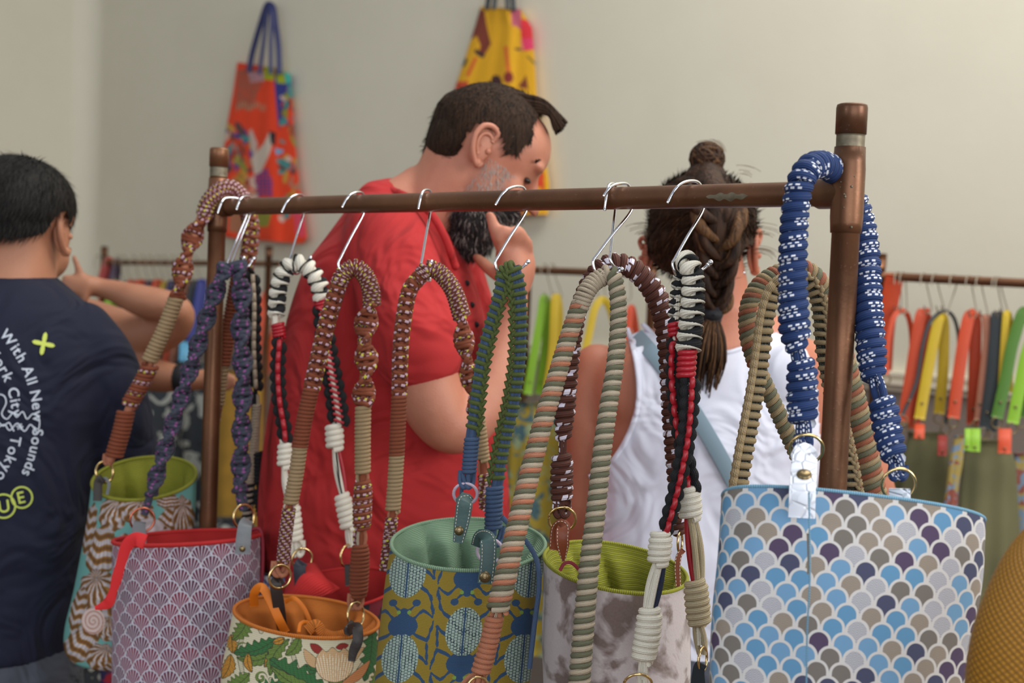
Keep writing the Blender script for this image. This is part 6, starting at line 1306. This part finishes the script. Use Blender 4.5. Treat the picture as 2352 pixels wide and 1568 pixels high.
# ---------------- man in the navy t-shirt, seen from behind
DL = 2.25; kl = DL / F
lm = thing('person', P(10, 1500, DL) * [1, 1, 0], 'man in a navy printed t-shirt seen from behind at the left edge', 'person')
mb = MB(); ell(mb, P(38, 470, DL), [WX * 118 * kl, up * 104 * kl, WA * .10], None, 32, 20); ell(mb, P(42, 550, DL + .04), [WX * 108 * kl, up * 100 * kl, WA * .08], None, 30, 18); ell(mb, P(88, 590, DL + .06), [WX * 70 * kl, up * 62 * kl, WA * .06], None, 24, 16)
emb = MB(); ear(emb, P(143, 536, DL + .0), nrm(WA * 0.75 + WX * 0.35), nrm(up - WX * .06), nrm(WX * 0.85 - WA * 0.55), s=1.16); link('ear', emb, lm)
limb(mb, [(30, 540, DL, 96), (25, 610, DL, 100), (20, 680, DL, 108)])
loft(mb, [(-100, 680, 110, 685, DL, .06), (-190, 760, 190, 770, DL, .09), (-200, 900, 210, 900, DL, .10), (-190, 1200, 170, 1200, DL, .10), (-180, 1480, 140, 1480, DL, .10)])
limb(mb, [(225, 830, DL, 52), (262, 930, DL + .02, 54), (284, 1030, DL + .06, 52), (290, 1100, DL + .16, 48), (250, 1060, DL + .3, 42)]); limb(mb, [(-215, 820, DL, 52), (-260, 940, DL + .02, 54), (-290, 1040, DL + .06, 54), (-270, 1100, DL + .16, 48)])
fuse('body', mb, lm, 0.006, 8, S_left)
mb = MB(); loft(mb, [(-190, 1460, 172, 1460, DL, .13), (-195, 1700, 180, 1700, DL, .14), (-180, 2100, 150, 2100, DL, .12), (-150, 2700, 120, 2700, DL, .11)]); fuse('jeans', mb, lm, 0.01, 3, T_jean)
mb = MB(); loft(mb, [(-85, 612, 100, 616, DL + .01, .060), (-130, 640, 140, 650, DL, .085), (-190, 690, 196, 702, DL, .11), (-240, 760, 242, 768, DL, .125), (-262, 860, 262, 870, DL, .135), (-250, 1000, 240, 1000, DL, .14), (-220, 1200, 206, 1200, DL, .14), (-205, 1400, 184, 1400, DL, .14), (-200, 1488, 172, 1492, DL, .14)], sq=.9)
limb(mb, [(190, 760, DL, 70), (232, 830, DL, 78), (262, 920, DL + .01, 78), (282, 1000, DL + .03, 74), (290, 1020, DL + .035, 72)], n=28); limb(mb, [(-190, 760, DL, 70), (-235, 830, DL, 78), (-270, 980, DL + .03, 72)])
ts = fuse('t_shirt', mb, lm, 0.008, 8, T_navy)
mb = MB(); ell(mb, P(34, 472, DL - .004), [WX * 133 * kl, up * 116 * kl, WA * .115], H_black, 80, 50); ell(mb, P(30, 520, DL - .01), [WX * 122 * kl, up * 84 * kl, WA * .10], H_black, 80, 40)
hb = link('hair', mb, lm); cut_by(hb, lambda x, y, d, w: inpoly(x, y, [(-200, 300), (200, 300), (200, 420), (174, 540), (160, 540), (158, 500), (150, 480), (136, 488), (126, 500), (100, 534), (70, 544), (0, 545), (-60, 540), (-200, 500)]))
mb = MB(); tufts(mb, hb, 9000, 0.02, 0.0008, lambda c: nrm(c - P(60, 385, DL) - WA * .02), H_black, 0.12, 21, jitter=.15); tag(link('hair_strands', mb, hb), kind='stuff')
# printing on the shirt back
def glyph(ch, bold=0.012):
    cu = bpy.data.curves.new('g', 'FONT'); cu.body = ch; cu.size = 1.0; cu.offset = bold; cu.resolution_u = 4; cu.dimensions = '2D'; cu.fill_mode = 'FRONT'
    ob = bpy.data.objects.new('g', cu); COL.objects.link(ob); dg = bpy.context.evaluated_depsgraph_get(); me = bpy.data.meshes.new_from_object(ob.evaluated_get(dg)); bm = bmesh.new(); bm.from_mesh(me); bmesh.ops.triangulate(bm, faces=bm.faces[:]); V = np.array([v.co[:2] for v in bm.verts]).reshape(-1, 2); Fc = [[v.index for v in f.verts] for f in bm.faces]; bm.free(); COL.objects.unlink(ob); bpy.data.objects.remove(ob)
    return V, Fc
GL = {}
def put_text(mb, txt, place, size, m, adv=1.0):   # place(s) -> (x, y, angle) along the line, s in px
    s = 0.0
    for ch in txt:
        if ch == ' ': s += size * 0.33; continue
        if ch not in GL: GL[ch] = glyph(ch)
        V, Fc = GL[ch]; w_ = V[:, 0].max() * size; x, y, a = place(s + w_ / 2); u = V[:, 0] * size - w_ / 2; v = V[:, 1] * size
        q = np.stack([x + u * math.cos(a) + v * math.sin(a), y + u * math.sin(a) - v * math.cos(a)], 1); q3 = on_surface(ts, q, 0.0012); mb.tris(q3, Fc, m); s += (w_ + size * 0.075) * adv
def arc(cx, cy, R, a0):
    def f(s): t = a0 + s / R; return cx + R * math.cos(t), cy + R * math.sin(t), t + math.pi / 2
    return f
mb = MB()
put_text(mb, 'With All New Sounds', arc(-210, 966, 286, math.radians(-43.5)), 35, M_inkw, 1.0); link('lettering', mb, ts); mb = MB()
put_text(mb, 'York City * Tokyo', arc(-210, 966, 238, math.radians(-41)), 35, M_inkw, 1.0); link('lettering', mb, ts); mb = MB()
put_text(mb, 'U', lambda s: (10, 1176, math.radians(-8)), 40, M_inky); put_text(mb, 'E', lambda s: (50, 1155, math.radians(-12)), 38, M_inky); link('lettering', mb, ts)
for cx, cy, r in ((8, 1162, 29), (50, 1142, 26)):
    mb = MB(); th = np.linspace(0, 2 * np.pi, 41); a = on_surface(ts, list(zip(cx + r * np.cos(th), cy + r * np.sin(th))), .0012); b_ = on_surface(ts, list(zip(cx + (r - 4) * np.cos(th), cy + (r - 4) * np.sin(th))), .0012); mb.grid(np.stack([a, b_]), mat=M_inky); link('printed_circle', mb, ts)
mb = MB(); th = np.linspace(0, 2 * np.pi, 33); rs = 27 * (0.24 + 0.76 * np.abs(np.cos(2 * th)) ** 3); sx = 100 + rs * np.cos(th + .2); sy = 789 + rs * np.sin(th + .2); q = on_surface(ts, list(zip(sx, sy)) + [(100, 789)], .0012); mb.tris(q, [[i, i + 1, 33] for i in range(32)], M_inky); link('printed_star', mb, ts); mb = MB()
for line in ([(-10, 905), (8, 908), (14, 925), (4, 950), (16, 962), (30, 948), (38, 958), (52, 945), (62, 962), (76, 950), (90, 962), (88, 985), (74, 978)], [(-10, 985), (10, 975), (22, 988), (40, 972), (56, 990), (70, 975), (84, 992)], [(-8, 965), (8, 978), (20, 970), (32, 990)]):
    q = on_surface(ts, dens(line, 5), .0014); q = catmull(q, .002); T_, B_, N_2 = frames(q); strip(mb, q, .0020, .0006, M_inkw)
link('line_drawing', mb, ts)

# ---------------- person mostly hidden behind the man in navy: raised forearm, hand and second arm
DH = 2.75
hd = thing('person', P(200, 1400, DH) * [1, 1, 0], 'person mostly hidden behind the man in navy, one bare forearm raised with a finger up', 'person')
mb = MB()
limb(mb, [(120, 720, DH + .15, 60), (215, 745, DH + .08, 56), (310, 772, DH + .02, 56), (385, 752, DH - .02, 48), (412, 722, DH - .05, 36), (390, 706, DH - .06, 38), (330, 692, DH - .06, 38), (262, 668, DH - .05, 26), (222, 660, DH - .05, 22)])
limb(mb, [(226, 658, DH - .05, 22), (200, 656, DH - .06, 26), (182, 652, DH - .06, 24)]); finger(mb, [(190, 648, DH - .06, 11), (182, 622, DH - .07, 9.5), (174, 600, DH - .07, 8), (170, 588, DH - .07, 7)])
for q in ([(176, 652), (160, 640), (150, 634), (146, 646)], [(172, 662), (154, 654), (144, 652), (142, 664)], [(176, 672), (160, 672), (150, 672), (152, 682)], [(196, 672), (196, 686), (190, 696), (184, 700)]): finger(mb, [(x, y, DH - .075, 9.5 - i) for i, (x, y) in enumerate(q)])
limb(mb, [(220, 820, DH + .05, 50), (300, 845, DH, 42), (360, 862, DH - .02, 38), (420, 870, DH - .03, 30), (460, 872, DH - .03, 24), (490, 868, DH - .03, 24)]); finger(mb, [(495, 862, DH - .03, 9), (520, 860, DH - .03, 8), (540, 870, DH - .03, 7)]); finger(mb, [(495, 872, DH - .03, 9), (522, 874, DH - .03, 8), (540, 884, DH - .03, 7)]); finger(mb, [(493, 882, DH - .03, 8), (515, 888, DH - .03, 7), (528, 896, DH - .03, 6)]); finger(mb, [(480, 855, DH - .03, 9), (496, 842, DH - .03, 8), (510, 838, DH - .03, 7)]); finger(mb, [(488, 890, DH - .03, 7), (504, 900, DH - .03, 6), (514, 906, DH - .03, 5)])
limb(mb, [(60, 600, DH + .1, 50), (50, 680, DH + .1, 46)]); ell(mb, P(60, 540, DH + .1), [WX * .075, up * .11, WA * .09], None, 24, 16)
loft(mb, [(-60, 700, 200, 700, DH + .12, .07), (-110, 800, 240, 800, DH + .12, .10), (-90, 1200, 220, 1200, DH + .12, .11), (-90, 1500, 220, 1500, DH + .12, .11)])
fuse('body', mb, hd, 0.006, 5, S_left)
mb = MB(); loft(mb, [(-70, 690, 215, 700, DH + .12, .085), (-125, 800, 255, 800, DH + .12, .115), (-110, 1200, 250, 1200, DH + .12, .13), (-130, 1600, 280, 1600, DH + .12, .15), (-140, 2100, 300, 2100, DH + .12, .16)]); fuse('dress', mb, hd, 0.012, 4, F_dkfloral)
mb = MB(); ell(mb, P(60, 520, DH + .1), [WX * .085, up * .10, WA * .10], H_black, 30, 20); link('hair', mb, hd)
mb = MB(); limb(mb, [(414, 869, DH - .03, 33), (424, 871, DH - .03, 33)], M_dark); link('wrist_band', mb, hd)

fixears()
